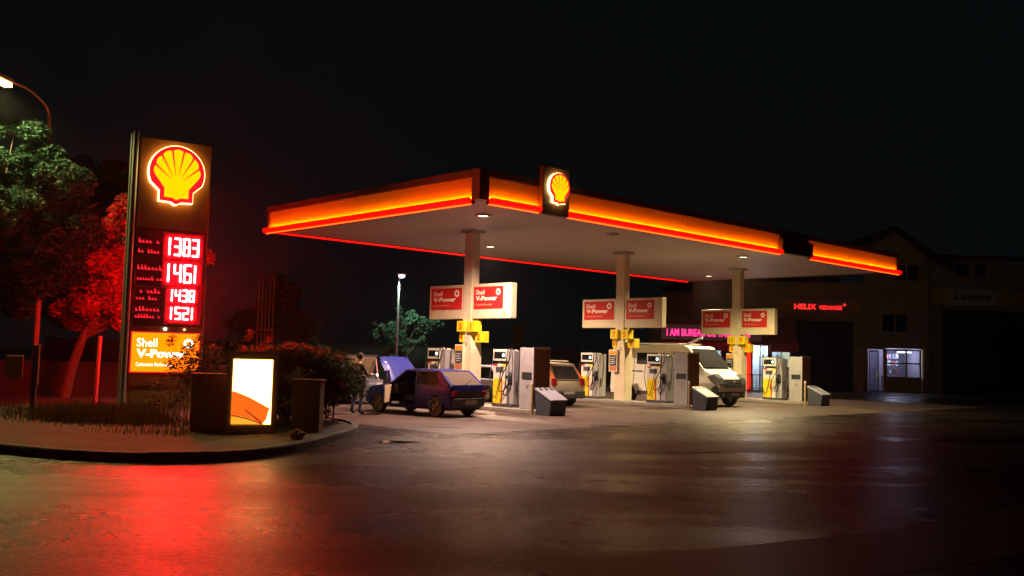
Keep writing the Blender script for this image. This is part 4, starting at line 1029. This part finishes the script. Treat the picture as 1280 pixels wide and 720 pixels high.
# grass tufts: stuff
gv = []
rg = np.random.default_rng(9)
def grass(cx, cy, sx, sy, n, h):
    p = np.stack([cx+sx*rg.normal(size=n), cy+sy*rg.normal(size=n), np.full(n, .12)], 1); ang = rg.random(n)*6.28
    d = np.stack([np.cos(ang), np.sin(ang), np.zeros(n)], 1)*.008; hh = (h*(.5+rg.random(n)))[:, None]
    tip = p+np.stack([rg.normal(size=n)*.1, rg.normal(size=n)*.1, np.ones(n)], 1)*hh
    gv.append(np.stack([p-d, p+d, tip+d*.3, tip-d*.3], 1).reshape(-1, 3))
grass(-9.3, 22.2, .75, .5, 3600, .30); grass(-10.3, 23.2, .6, .6, 1200, .2); grass(-7.9, 21.2, .9, .5, 700, .14); grass(-12.5, 24.6, 1.9, 1.2, 1500, .09); grass(-6.6, 19.3, .8, .4, 300, .10)
go = cloud_obj('grass', np.concatenate(gv), M['grassm']); struct(go, 'stuff'); go['label'] = 'tufts of rough grass on the verge'

# ------------------------------------------------------------------ walls, masts and lamps
gw = tag(MB().box(-30, -9.6, 33.0, 33.3, 0, 1.25).build('garden_wall', M['oldwall'], bev=.02), 'low old brown wall behind the trees at the left', 'wall')
bw = thing('boundary_wall', 'long low rendered wall closing the forecourt behind the pumps', 'wall', (0, 0, 0))
MB().box(-32, 12.2, 66, 66.3, 0, 2.2).build('wall', M['oldwall'], bw); MB().box(-32, 12.2, 65.95, 66.35, 2.2, 2.28).build('coping', M['oldwall'], bw)
MB().box(.1, 1.0, 65.5, 65.94, 0, 3.9).build('pillar', M['oldwall'], bw)
mt_ = thing('slatted_tower', 'tall tower of thin vertical bars rising beyond the hedge', 'tower', (-11.52, 45, 0), R(6))
for k in range(5): MB().box(-.34+.17*k-.022, -.34+.17*k+.022, -.05, .05, 0, 5.05).build('bar', mat('ochre_bar', (.34, .2, .08), .6) if k == 0 else bpy.data.materials['ochre_bar'], mt_)
MB().box(-.40, .40, -.12, .12, 5.05, 5.35).build('head', M['dgrey'], mt_); MB().box(-.38, .38, -.045, .045, .3, .4).build('cross_rail', M['cab'], mt_); MB().box(-.38, .38, -.045, .045, 2.7, 2.78).build('cross_rail', M['cab'], mt_)

lm = thing('street_lamp', 'distant slim street lamp with bright white head left of the first column', 'street lamp', (-6.85, 58, 0), 0)
MB().cyl((0, 0, 0), (0, 0, 6.5), .09, .06, 12).build('pole', M['steel'], lm)
hh = MB().box(-.15, .42, -.16, .16, 6.52, 6.66).build('lamp_head', M['alu'], lm, bev=.03); MB().lathe([(.0, .0), (.12, .02), (.20, .10), (.20, .20), (.0, .20)], (.15, 0, 6.33), 'z', 16).build('lens', M['lampw'], hh, smooth=50)
l = bpy.data.lights.new('l', 'SPOT'); l.energy = 1100; l.color = (.7, 1, .85); l.shadow_soft_size = .2; l.spot_size = R(150); l.spot_blend = .4
o = bpy.data.objects.new('lamp_light', l); C.objects.link(o); o.parent = lm; o.location = (.15, -.4, 6.1)

lm = thing('street_lamp', 'tall street lamp with curved arm above the trees at the left edge', 'street lamp', (-14.6, 29.6, 0), 0)
MB().cyl((0, 0, 0), (.0, 0, 8.9), .10, .06, 12).build('pole', mat('weathered_pole', (.16, .16, .12), .7), lm)
MB().tube(smooth_path([Vector((0, 0, 8.85)), Vector((-.03, -.2, 9.2)), Vector((-.15, -1.0, 9.48)), Vector((-.25, -2.0, 9.48))], 5), .04, 8).build('arm', M['alu'], lm, smooth=50)
hh = MB().xf(Matrix.Identity(4)); hh.box(-.14, .14, -.36, .36, -.06, .08)
hh.xf(Matrix.Translation((-.28, -2.3, 9.46)) @ Matrix.Rotation(R(-5), 4, 'Z')); hh = hh.build('lamp_head', M['alu'], lm, bev=.04)
MB().box(-.11, .11, -.3, .3, -.18, -.062).xf(Matrix.Translation((-.28, -2.3, 9.46)) @ Matrix.Rotation(R(-5), 4, 'Z')).build('lens', M['lampg'], hh)
l = bpy.data.lights.new('l', 'SPOT'); l.energy = 2600; l.color = (1, .88, .28); l.shadow_soft_size = .2; l.spot_size = R(146); l.spot_blend = .3
o = bpy.data.objects.new('lamp_light', l); C.objects.link(o); o.parent = lm; o.location = (-.28, -2.3, 9.2)

# ------------------------------------------------------------------ buildings at the back
# garage block
gb = thing('garage_building', 'dark olive workshop building with gable and bay doors at the right', 'building', (0, 65, 0))
BW = MB()
def wall_holes(mb, x0, x1, z0, z1, holes, y0=0, y1=.3):
    xs = sorted({x0, x1, *[h[0] for h in holes], *[h[1] for h in holes]}); zs = sorted({z0, z1, *[h[2] for h in holes], *[h[3] for h in holes]})
    for xa, xb in zip(xs, xs[1:]):
        run = None
        for za, zb in zip(zs, zs[1:]):
            cx, cz = (xa+xb)/2, (za+zb)/2
            hit = any(h[0] < cx < h[1] and h[2] < cz < h[3] for h in holes)
            if not hit: run = (run[0], zb) if run else (za, zb)
            if hit and run: mb.box(xa, xb, y0, y1, *run); run = None
        if run: mb.box(xa, xb, y0, y1, *run)
holes = [(18.4, 23.2, .0, 4.7), (24.05, 27.85, .0, 2.95), (24.7, 27.2, 4.0, 5.1), (29.3, 34.9, 0, 5.7), (25.9, 27.7, 7.5, 8.7), (30.2, 31.3, 7.9, 8.9), (31.5, 32.4, 7.9, 8.9), (36.2, 42, 0, 5.7)]
holes[2] = (25.05, 26.95, 4.02, 5.35)
wall_holes(BW, 12.3, 28.3, 0, 7.3, [h for h in holes if h[3] < 7.3 and h[1] < 28.3])
wall_holes(BW, 24.0, 28.3, 7.3, 9.0, [holes[4]])
wall_holes(BW, 28.35, 46, 0, 9.15, [h for h in holes if h[0] > 28.3], .25, .55)
BW.fx([(22.4, 9.0), (28.3, 9.0), (28.3, 9.15), (25.9, 11.0)], .0, .3)
BW.build('wall', M['wall'], gb)
rf = MB(); rf.prism([(21.8, -.5, 8.55), (25.9, -.5, 11.25), (25.9, -.5, 11.0), (22.0, -.5, 8.35)], (0, 12, 0)); rf.prism([(30.0, -.5, 8.55), (25.9, -.5, 11.25), (25.9, -.5, 11.0), (29.8, -.5, 8.35)], (0, 12, 0))
rf.box(12.1, 22.2, -.4, 12, 7.3, 7.6); rf.box(28.3, 46, -.1, 12, 9.15, 9.4); rf.build('roof', M['roof'], gb)
MB().box(12.3, 46, 11.5, 11.8, 0, 7.2).build('rear_wall', M['wall'], gb)
def wframe(x0, x1, z0, z1, mull, tr=(), glass=True, mt=None, wdt=.07, y=-.03):
    f = MB(); f.box(x0, x1, y, y+.1, z1-wdt, z1); f.box(x0, x1, y, y+.1, z0, z0+wdt); f.box(x0, x0+wdt, y, y+.1, z0+wdt, z1-wdt); f.box(x1-wdt, x1, y, y+.1, z0+wdt, z1-wdt)
    for m_ in mull: f.box(m_-wdt/2, m_+wdt/2, y+.002, y+.098, z0+wdt, z1-wdt)
    for q in tr: f.box(x0+wdt, x1-wdt, y+.004, y+.096, q-wdt/2, q+wdt/2)
    f = f.build('window', mt or M['frame_y'], gb)
    if glass: MB().box(x0+wdt, x1-wdt, y+.12, y+.13, z0+wdt, z1-wdt).build('pane', M['glass'] if glass == 'c' else M['glassdark'], f)
    return f
wframe(25.05, 26.95, 4.02, 5.35, (26.0,)); wframe(25.9, 27.7, 7.5, 8.7, (26.8,)); wframe(30.2, 31.3, 7.9, 8.9, (), y=.22); wframe(31.5, 32.4, 7.9, 8.9, (), y=.22)
gt = MB()
for a, b in (((26.1, 9.25), (27.9, 9.1)), ((26.1, 9.2), (26.1, 10.5)), ((26.1, 10.5), (28.1, 9.15)), ((24.2, 8.9), (25.9, 10.1))): gt.cyl((a[0], -.05, a[1]), (b[0], -.05, b[1]), .045, n=6)
gt.build('gable_trim', M['frame_y'], gb)
for x0, x1, z1, y in ((18.4, 23.2, 4.7, .1), (29.3, 34.9, 5.7, .35), (36.2, 42, 5.7, .35)):
    mb = MB(); n = int(z1/.55)
    for k in range(n): mb.box(x0, x1, y, y+.06, z1*k/n+.01, z1*(k+1)/n-.01)
    mb.build('bay_door', M['door'], gb)
# office in the lit bay
wf = wframe(25.35, 27.75, .95, 2.9, (26.75,), (1.95,), 'c', wdt=.09)
MB().box(25.35, 27.8, -.02, .12, 0, .95).build('window_apron', M['frame_y'], gb)
df = MB().box(24.05, 24.15, -.05, .1, 0, 2.95); df.box(25.2, 25.34, -.05, .1, 0, 2.95); df.box(24.15, 25.2, -.05, .1, 2.87, 2.95); df.build('door_frame', M['frame_y'], gb)
dr = MB(); dr.box(24.2, 24.85, -.10, -.06, .02, .10); dr.box(24.2, 24.85, -.10, -.06, 2.7, 2.78); dr.box(24.2, 24.26, -.10, -.06, .1, 2.7); dr.box(24.79, 24.85, -.10, -.06, .1, 2.7)
dr = dr.build('door', mat('pale_door_frame', (.4, .4, .5), .5), gb); MB().box(24.26, 24.79, -.085, -.075, .1, 2.7).build('pane', M['glass'], dr)
MB().box(23.3, 23.85, -.08, .0, 0, 2.9).build('pilaster', M['frame_y'], gb); MB().box(27.9, 28.25, -.08, .0, 0, 3.9).build('pilaster', M['frame_y'], gb)
rm = MB(); rm.box(24.0, 27.9, 3.2, 3.3, 0, 3.0); rm.box(23.9, 24.0, .35, 3.2, 0, 3.0); rm.box(27.9, 28.0, .35, 3.2, 0, 3.0); rm.box(24.0, 27.9, .35, 3.2, 2.97, 3.05)
rm.build('office_walls', mat('office_paint', (.55, .52, .66), .8, noise=.1), gb)
MB().box(26.8, 27.7, 1.4, 1.7, 2.68, 2.78).build('ceiling_tube', M['roomlight'], gb)
l = bpy.data.lights.new('l', 'POINT'); l.energy = 85; l.color = (.72, .72, 1); l.shadow_soft_size = .3
o = bpy.data.objects.new('office_light', l); C.objects.link(o); o.location = (26.4, 66.4, 2.5)
sh = thing('shelf_unit', 'shelf of bottles and cartons inside the lit office window', 'shelf', (26.5, 66.9, 0))
for z in (1.2, 1.75, 2.25): MB().box(-.5, .5, -.15, .15, z, z+.03).build('shelf', M['dgrey'], sh)
bx_i = 0
for z in (1.23, 1.78, 2.28):
    for k in range(4):
        cc = random.choice([(.7, .7, .8), (.6, .2, .2), (.15, .15, .2), (.7, .55, .6)])
        o = MB().box(-.085, .085, -.07, .07, 0, .26+.12*random.random()).build('carton', mat('carton_col', cc, .6)); o.location = (26.5-.36+.24*k+random.uniform(-.04, .04), 66.9, z)
        row = {1.23: 'lowest', 1.78: 'middle', 2.28: 'top'}[z]
        tag(o, '%s carton, %s of four on the %s shelf in the lit office' % ({(.7, .7, .8): 'pale', (.6, .2, .2): 'red', (.15, .15, .2): 'dark', (.7, .55, .6): 'pinkish'}[cc], ('leftmost', 'second from left', 'third from left', 'rightmost')[k], row), 'carton', 'cartons on the office shelf')
ds = thing('desk', 'low desk behind the lit office window', 'desk', (26.2, 65.9, 0)); MB().box(-.7, .7, -.3, .3, 1.0, 1.05).build('top', M['brown'], ds)
for x in (-.65, .65): MB().box(x-.03, x+.03, -.28, .28, 0, 1.0).build('leg', M['dgrey'], ds)
tag(MB().box(24.98, 25.08, 65.5, 65.6, .9, 1.35).build('glowing_marker', mat('lime_glow', (.6, .75, .05), .5, emit=(.6, .7, .02), estr=.3)), 'small yellow green marker just inside the office doorway', 'marker')  # brightness of the marker put in as a faint glow of its own

# wall signs
def wall_sign(name, label, x0, x1, z0, z1, y, end_l, end_r, board, txt, tm, tw, th_, tx):
    t = thing(name, label, 'sign', (0, 0, 0))
    MB().box(x0, x1, y-.12, y, z0, z1).build('board', board, t, bev=.01)
    if end_l: MB().box(x0-end_l, x0-.005, y-.08, y, z0+.15, z1-.02).build('yellow_end', M['signyel'], t)
    if end_r: MB().box(x1+.005, x1+end_r, y-.08, y, z0+.15, z1-.02).build('yellow_end', M['signyel'], t)
    lettering('lettering', txt, tx, z0+(z1-z0)*.5-th_/2, y-.13, tm, t, width=tw, height=th_, bold=.02)
    return t
hs = thing('workshop_sign', 'pale sign with red lit lettering above the left workshop bay', 'sign', (0, 0, 0))
MB().box(18.95, 22.85, 64.86, 64.98, 5.02, 6.16).build('board', M['signpale'], hs, bev=.01)
MB().box(18.2, 18.94, 64.88, 64.98, 5.3, 6.1).build('yellow_end', M['signyel'], hs); MB().box(22.86, 23.6, 64.88, 64.98, 5.3, 6.1).build('yellow_end', M['signyel'], hs)
lettering('lettering', 'HELIX', 19.12, 5.45, 64.85, M['helix'], hs, width=1.50, height=.36, bold=.035)
lettering('lettering', 'VIDANGE', 20.78, 5.45, 64.85, M['helix'], hs, width=1.58, height=.29, bold=.02)
lettering('lettering', '+', 22.42, 5.70, 64.85, M['helix'], hs, width=.22, height=.22, bold=.03)
wall_sign('wash_sign', 'unlit pale sign with dark lettering above the right wash bay', 29.6, 33.05, 6.0, 7.1, 65.2, 1.0, 1.9, mat('faded_white_board', (.75, .72, .66), .6), 'Lavage', mat('dark_lettering', (.02, .02, .02), .6), 2.5, .62, 30.05)

# tobacco shop in front
sh = thing('tobacco_shop', 'small shop with red awning and lit windows behind the white van', 'shop', (0, 60, 0))
SX0, SX1 = 9.3, 17.75
sw = MB(); wall_holes(sw, SX0, SX1, 0, 4.5, [(9.7, 13.2, .5, 2.7), (15.05, 16.1, 0, 2.9), (13.9, 14.65, 0, 2.9), (16.25, 17.5, .5, 2.55)], 0, .25); sw.build('wall', M['bordeaux'], sh)
sw = MB(); sw.box(SX0, SX0+.2, .25, 4.7, 0, 4.5); sw.box(SX1-.2, SX1, .25, 4.7, 0, 4.5); sw.build('side_wall', M['wall'], sh)
MB().box(SX0, SX1, 0, 4.75, 4.5, 4.65).build('roof', M['roof'], sh)
sw = MB(); sw.box(SX0+.2, SX1-.2, 2.6, 2.7, 0, 3.2); sw.box(SX0+.2, SX1-.2, .25, 2.6, 3.1, 3.2); sw.build('inner_walls', mat('shop_inner_paint', (.6, .65, .75), .8), sh)
for nm, x0, x1, z0, z1 in (('shop_window', 9.7, 13.2, .5, 2.7), ('shop_door', 15.05, 16.1, .0, 2.9), ('shop_window', 13.9, 14.65, .0, 2.9), ('shop_window', 16.25, 17.5, .5, 2.55)):
    f = MB(); f.box(x0, x1, -.02, .08, z1-.07, z1); f.box(x0, x1, -.02, .08, z0, z0+.07)
    f.box(x0, x0+.07, -.02, .08, z0+.07, z1-.07); f.box(x1-.07, x1, -.02, .08, z0+.07, z1-.07); f.box((x0+x1)/2-.03, (x0+x1)/2+.03, -.018, .078, z0+.07, z1-.07)
    f = f.build(nm, M['alu'], sh); MB().box(x0+.07, x1-.07, .03, .04, z0+.07, z1-.07).build('pane', M['glass'], f)
for x in (10.5, 12.5, 14.9, 16.9): MB().box(x-.6, x+.6, 1.3, 1.45, 2.95, 3.05).build('ceiling_tube', M['shoplight'], sh)
aw = MB(); aw.prism([(9.2, -.02, 3.05), (9.2, -1.15, 2.72), (9.2, -1.15, 2.45), (9.2, -1.10, 2.45), (9.2, -1.10, 2.68), (9.2, -.02, 2.98)], (4.9, 0, 0)); aw.build('awning', M['dred'], sh)
aw = MB(); aw.prism([(15.95, -.02, 3.75), (15.95, -.95, 3.0), (15.95, -.95, 2.45), (15.95, -.90, 2.45), (15.95, -.90, 2.96), (15.95, -.02, 3.68)], (1.75, 0, 0)); aw.build('awning', M['dred'], sh)
MB().box(14.74, 14.96, -.14, -.03, .1, 3.0).build('red_light_column', M['orred'], sh)
l = bpy.data.lights.new('l', 'POINT'); l.energy = 420; l.color = (.85, .92, 1); l.shadow_soft_size = .4
o = bpy.data.objects.new('shop_light', l); C.objects.link(o); o.location = (15.4, 61.2, 2.6)
ss = thing('shop_sign', 'lilac sign board with pink lit lettering above the red awning', 'sign', (0, 0, 0))
MB().box(9.35, 15.6, 59.78, 59.98, 3.08, 4.02).build('board', M['signlilac'], ss, bev=.01)
lettering('lettering', 'I AM BUREAU DE TABAC', 9.70, 3.30, 59.77, M['pink'], ss, width=4.45, height=.46, bold=.03)
lettering('lettering', '24', 14.40, 3.30, 59.77, M['pink'], ss, width=.52, height=.46, bold=.045)
for k, x in enumerate((9.95, 11.6, 16.7)):
    o = thing('display_shelf', ('display shelf left of the others inside the shop window', 'display shelf in the middle of the shop window', 'display shelf behind the small right shop window')[k], 'shelf', (x, 61.8, 0))
    for z in (.6, 1.1, 1.6, 2.1): MB().box(-.45, .45, -.2, .2, z, z+.04).build('board', M['dgrey'], o)
    for s in (-.47, .47): MB().box(s-.02, s+.02, -.2, .2, .0, 2.3).build('side', M['dgrey'], o)
    for z in (.64, 1.14, 1.64):
        mb = MB()
        for q in range(6): mb.box(-.4+.14*q, -.3+.14*q, -.12, .1, z, z+.2+.12*random.random())
        mb.build('goods', mat('goods', random.choice([(.5, .1, .1), (.2, .3, .6), (.7, .6, .2)]), .6), o)
rl = thing('railing', 'low dark metal railing beside the shop door', 'railing', (15.2, 57.5, 0))
MB().cyl((-1.3, 0, 1.05), (1.3, 0, 1.05), .03, n=8).build('rail', M['black'], rl); MB().cyl((-1.3, 0, .25), (1.3, 0, .25), .025, n=8).build('rail', M['black'], rl)
for k in range(14): MB().cyl((-1.3+.2*k, 0, 0), (-1.3+.2*k, 0, 1.05), .016, n=6).build('baluster', M['black'], rl)
shrub('potted_bush', 'dark bush beside the shop behind the far right pump', (13.35, 47.2, 0), [(0, 0, .7, .5), (.2, 0, 1.3, .4), (-.2, 0, 1.2, .3)], M['leafd'], .07, 40, 44, 9)

# ------------------------------------------------------------------ person
def person():
    t = thing('person', 'person in dark jacket and blue jeans holding a small light at the raised bonnet', 'person', (-4.50, 28.4, 0), R(55))
    # local +X is the way the person faces, +Y left
    J = dict(pel=(0, 0, .98), sp=(.02, 0, 1.2), ch=(.05, 0, 1.40), nk=(.08, 0, 1.52), hd=(.13, 0, 1.60), hd2=(.14, 0, 1.72),
             hl=(.0, .10, .93), kl=(.05, .13, .50), al=(-.03, .14, .09), tl=(.13, .16, .04),
             hr=(.0, -.10, .93), kr=(.09, -.13, .50), ar=(.0, -.14, .09), tr=(.17, -.17, .04),
             sl=(.04, .19, 1.42), el=(.12, .25, 1.15), wl=(.33, .17, 1.12), sr=(.04, -.19, 1.42), er=(.16, -.24, 1.17), wr=(.42, -.20, 1.17))
    rad = dict(pel=.15, sp=.135, ch=.15, nk=.06, hd=.085, hd2=.09, hl=.10, kl=.065, al=.05, tl=.04, hr=.10, kr=.065, ar=.05, tr=.04, sl=.07, el=.05, wl=.03, sr=.07, er=.05, wr=.03)
    E_ = [('pel', 'sp'), ('sp', 'ch'), ('ch', 'nk'), ('nk', 'hd'), ('hd', 'hd2'), ('pel', 'hl'), ('hl', 'kl'), ('kl', 'al'), ('al', 'tl'), ('pel', 'hr'), ('hr', 'kr'), ('kr', 'ar'), ('ar', 'tr'),
          ('ch', 'sl'), ('sl', 'el'), ('el', 'wl'), ('ch', 'sr'), ('sr', 'er'), ('er', 'wr')]
    V_ = list(J.values()); N_ = list(J.keys()); Rr = [rad[n] for n in N_]; ed = [(N_.index(a), N_.index(b)) for a, b in E_]
    for s, wn, sy in ((1, 'wl', 1), (-1, 'wr', -1)):
        wx, wy, wz = J[wn]
        V_.append((wx+.07, wy-.0*sy, wz)); Rr.append(.030); ip = len(V_)-1; ed.append((N_.index(wn), ip))
        for k, (dy, ln) in enumerate(((.028, .07), (.010, .08), (-.010, .075), (-.028, .055))):
            V_.append((wx+.10, wy+dy, wz)); Rr.append(.010); a = len(V_)-1; ed.append((ip, a))
            V_.append((wx+.10+ln*.6, wy+dy, wz-.012)); Rr.append(.009); b = len(V_)-1; ed.append((a, b))
            V_.append((wx+.10+ln*.75, wy+dy, wz-.045)); Rr.append(.008); ed.append((b, len(V_)-1))
        V_.append((wx+.06, wy-.035*sy, wz+.01)); Rr.append(.011); a = len(V_)-1; ed.append((ip, a))
        V_.append((wx+.11, wy-.050*sy, wz-.01)); Rr.append(.009); ed.append((a, len(V_)-1))
    me = bpy.data.meshes.new('body'); me.from_pydata(V_, ed, []); o = bpy.data.objects.new('body', me); C.objects.link(o)
    sk = o.modifiers.new('skin', 'SKIN'); 
    if not me.skin_vertices: me.attributes.new if False else None
    for i, r_ in enumerate(Rr): me.skin_vertices[0].data[i].radius = (r_, r_*(.72 if N_[i:i+1] in (['sp'], ['ch'], ['pel']) else 1))
    me.skin_vertices[0].data[0].use_root = True
    sb = o.modifiers.new('sub', 'SUBSURF'); sb.levels = 2; sb.render_levels = 2
    dg = bpy.context.evaluated_depsgraph_get(); m2 = bpy.data.meshes.new_from_object(o.evaluated_get(dg)); bpy.data.objects.remove(o)
    for k in ('skin', 'jacket', 'denim', 'black'): m2.materials.append(M[k])
    m2.name = 'body'
    for p in m2.polygons:
        c = p.center; p.use_smooth = True
        if c.z < .10: p.material_index = 3
        elif c.z < .97 and not (c.x > .3): p.material_index = 2
        elif c.z > 1.50 or (c.x > .34): p.material_index = 0
        else: p.material_index = 1
    b = bpy.data.objects.new('body', m2); C.objects.link(b); b.parent = t
    hr = MB(); 
    bmh = bmesh.new(); bmesh.ops.create_uvsphere(bmh, u_segments=16, v_segments=10, radius=.108)
    for v in bmh.verts: v.co.x = v.co.x*.98-.02; v.co.z = v.co.z*1.05+.03
    bmesh.ops.delete(bmh, geom=[v for v in bmh.verts if v.co.x > .045 and v.co.z < .07 or v.co.z < -.06], context='VERTS')
    mh = bpy.data.meshes.new('hair'); bmh.to_mesh(mh); bmh.free(); mh.materials.append(M['hair']); h = bpy.data.objects.new('hair', mh); C.objects.link(h); h.parent = t; h.location = (.13, 0, 1.68)
    f = MB(); f.cyl((.215, 0, 1.69), (.25, 0, 1.665), .012, .02, 8); f.build('nose', M['skin'], t)
    for s in (1, -1):
        MB().cyl((.205, s*.035, 1.715), (.228, s*.035, 1.715), .014, .008, 8).build('eye', M['black'], t)
        MB().cyl((.13, s*.085, 1.69), (.12, s*.105, 1.69), .03, .02, 8).build('ear', M['skin'], t)
    MB().box(.20, .228, -.025, .025, 1.625, 1.632).build('mouth', M['dred'], t)
    return t
person()
fl = thing('flashlight', 'small lit torch held out towards the raised bonnet', 'torch', (-4.50, 28.4, 0), R(55))
MB().cyl((.50, -.20, 1.165), (.62, -.20, 1.16), .018, .022, 10).build('tube', M['black'], fl)
MB().cyl((.62, -.20, 1.16), (.65, -.20, 1.16), .03, .035, 12).build('lens', em('torch_lens', (.8, 1, .95), 6), fl)

# ------------------------------------------------------------------ thin volume added to give the lamps a glow
hz = MB().box(-310, 310, -70, 410, -1.0, 14.5).build('added_haze', None); struct(hz, 'stuff'); hz['label'] = 'thin volume added for glow round the lamps'
hm = bpy.data.materials.new('glow_haze'); hm.use_nodes = True; ht = hm.node_tree
for n in list(ht.nodes):
    if n.type == 'BSDF_PRINCIPLED': ht.nodes.remove(n)
pv = ht.nodes.new('ShaderNodeVolumePrincipled'); pv.inputs['Density'].default_value = .0004; pv.inputs['Anisotropy'].default_value = .9
pv.inputs['Color'].default_value = (.9, .9, .92, 1)
ht.links.new(pv.outputs[0], [n for n in ht.nodes if n.type == 'OUTPUT_MATERIAL'][0].inputs['Volume']); hz.data.materials.append(hm)
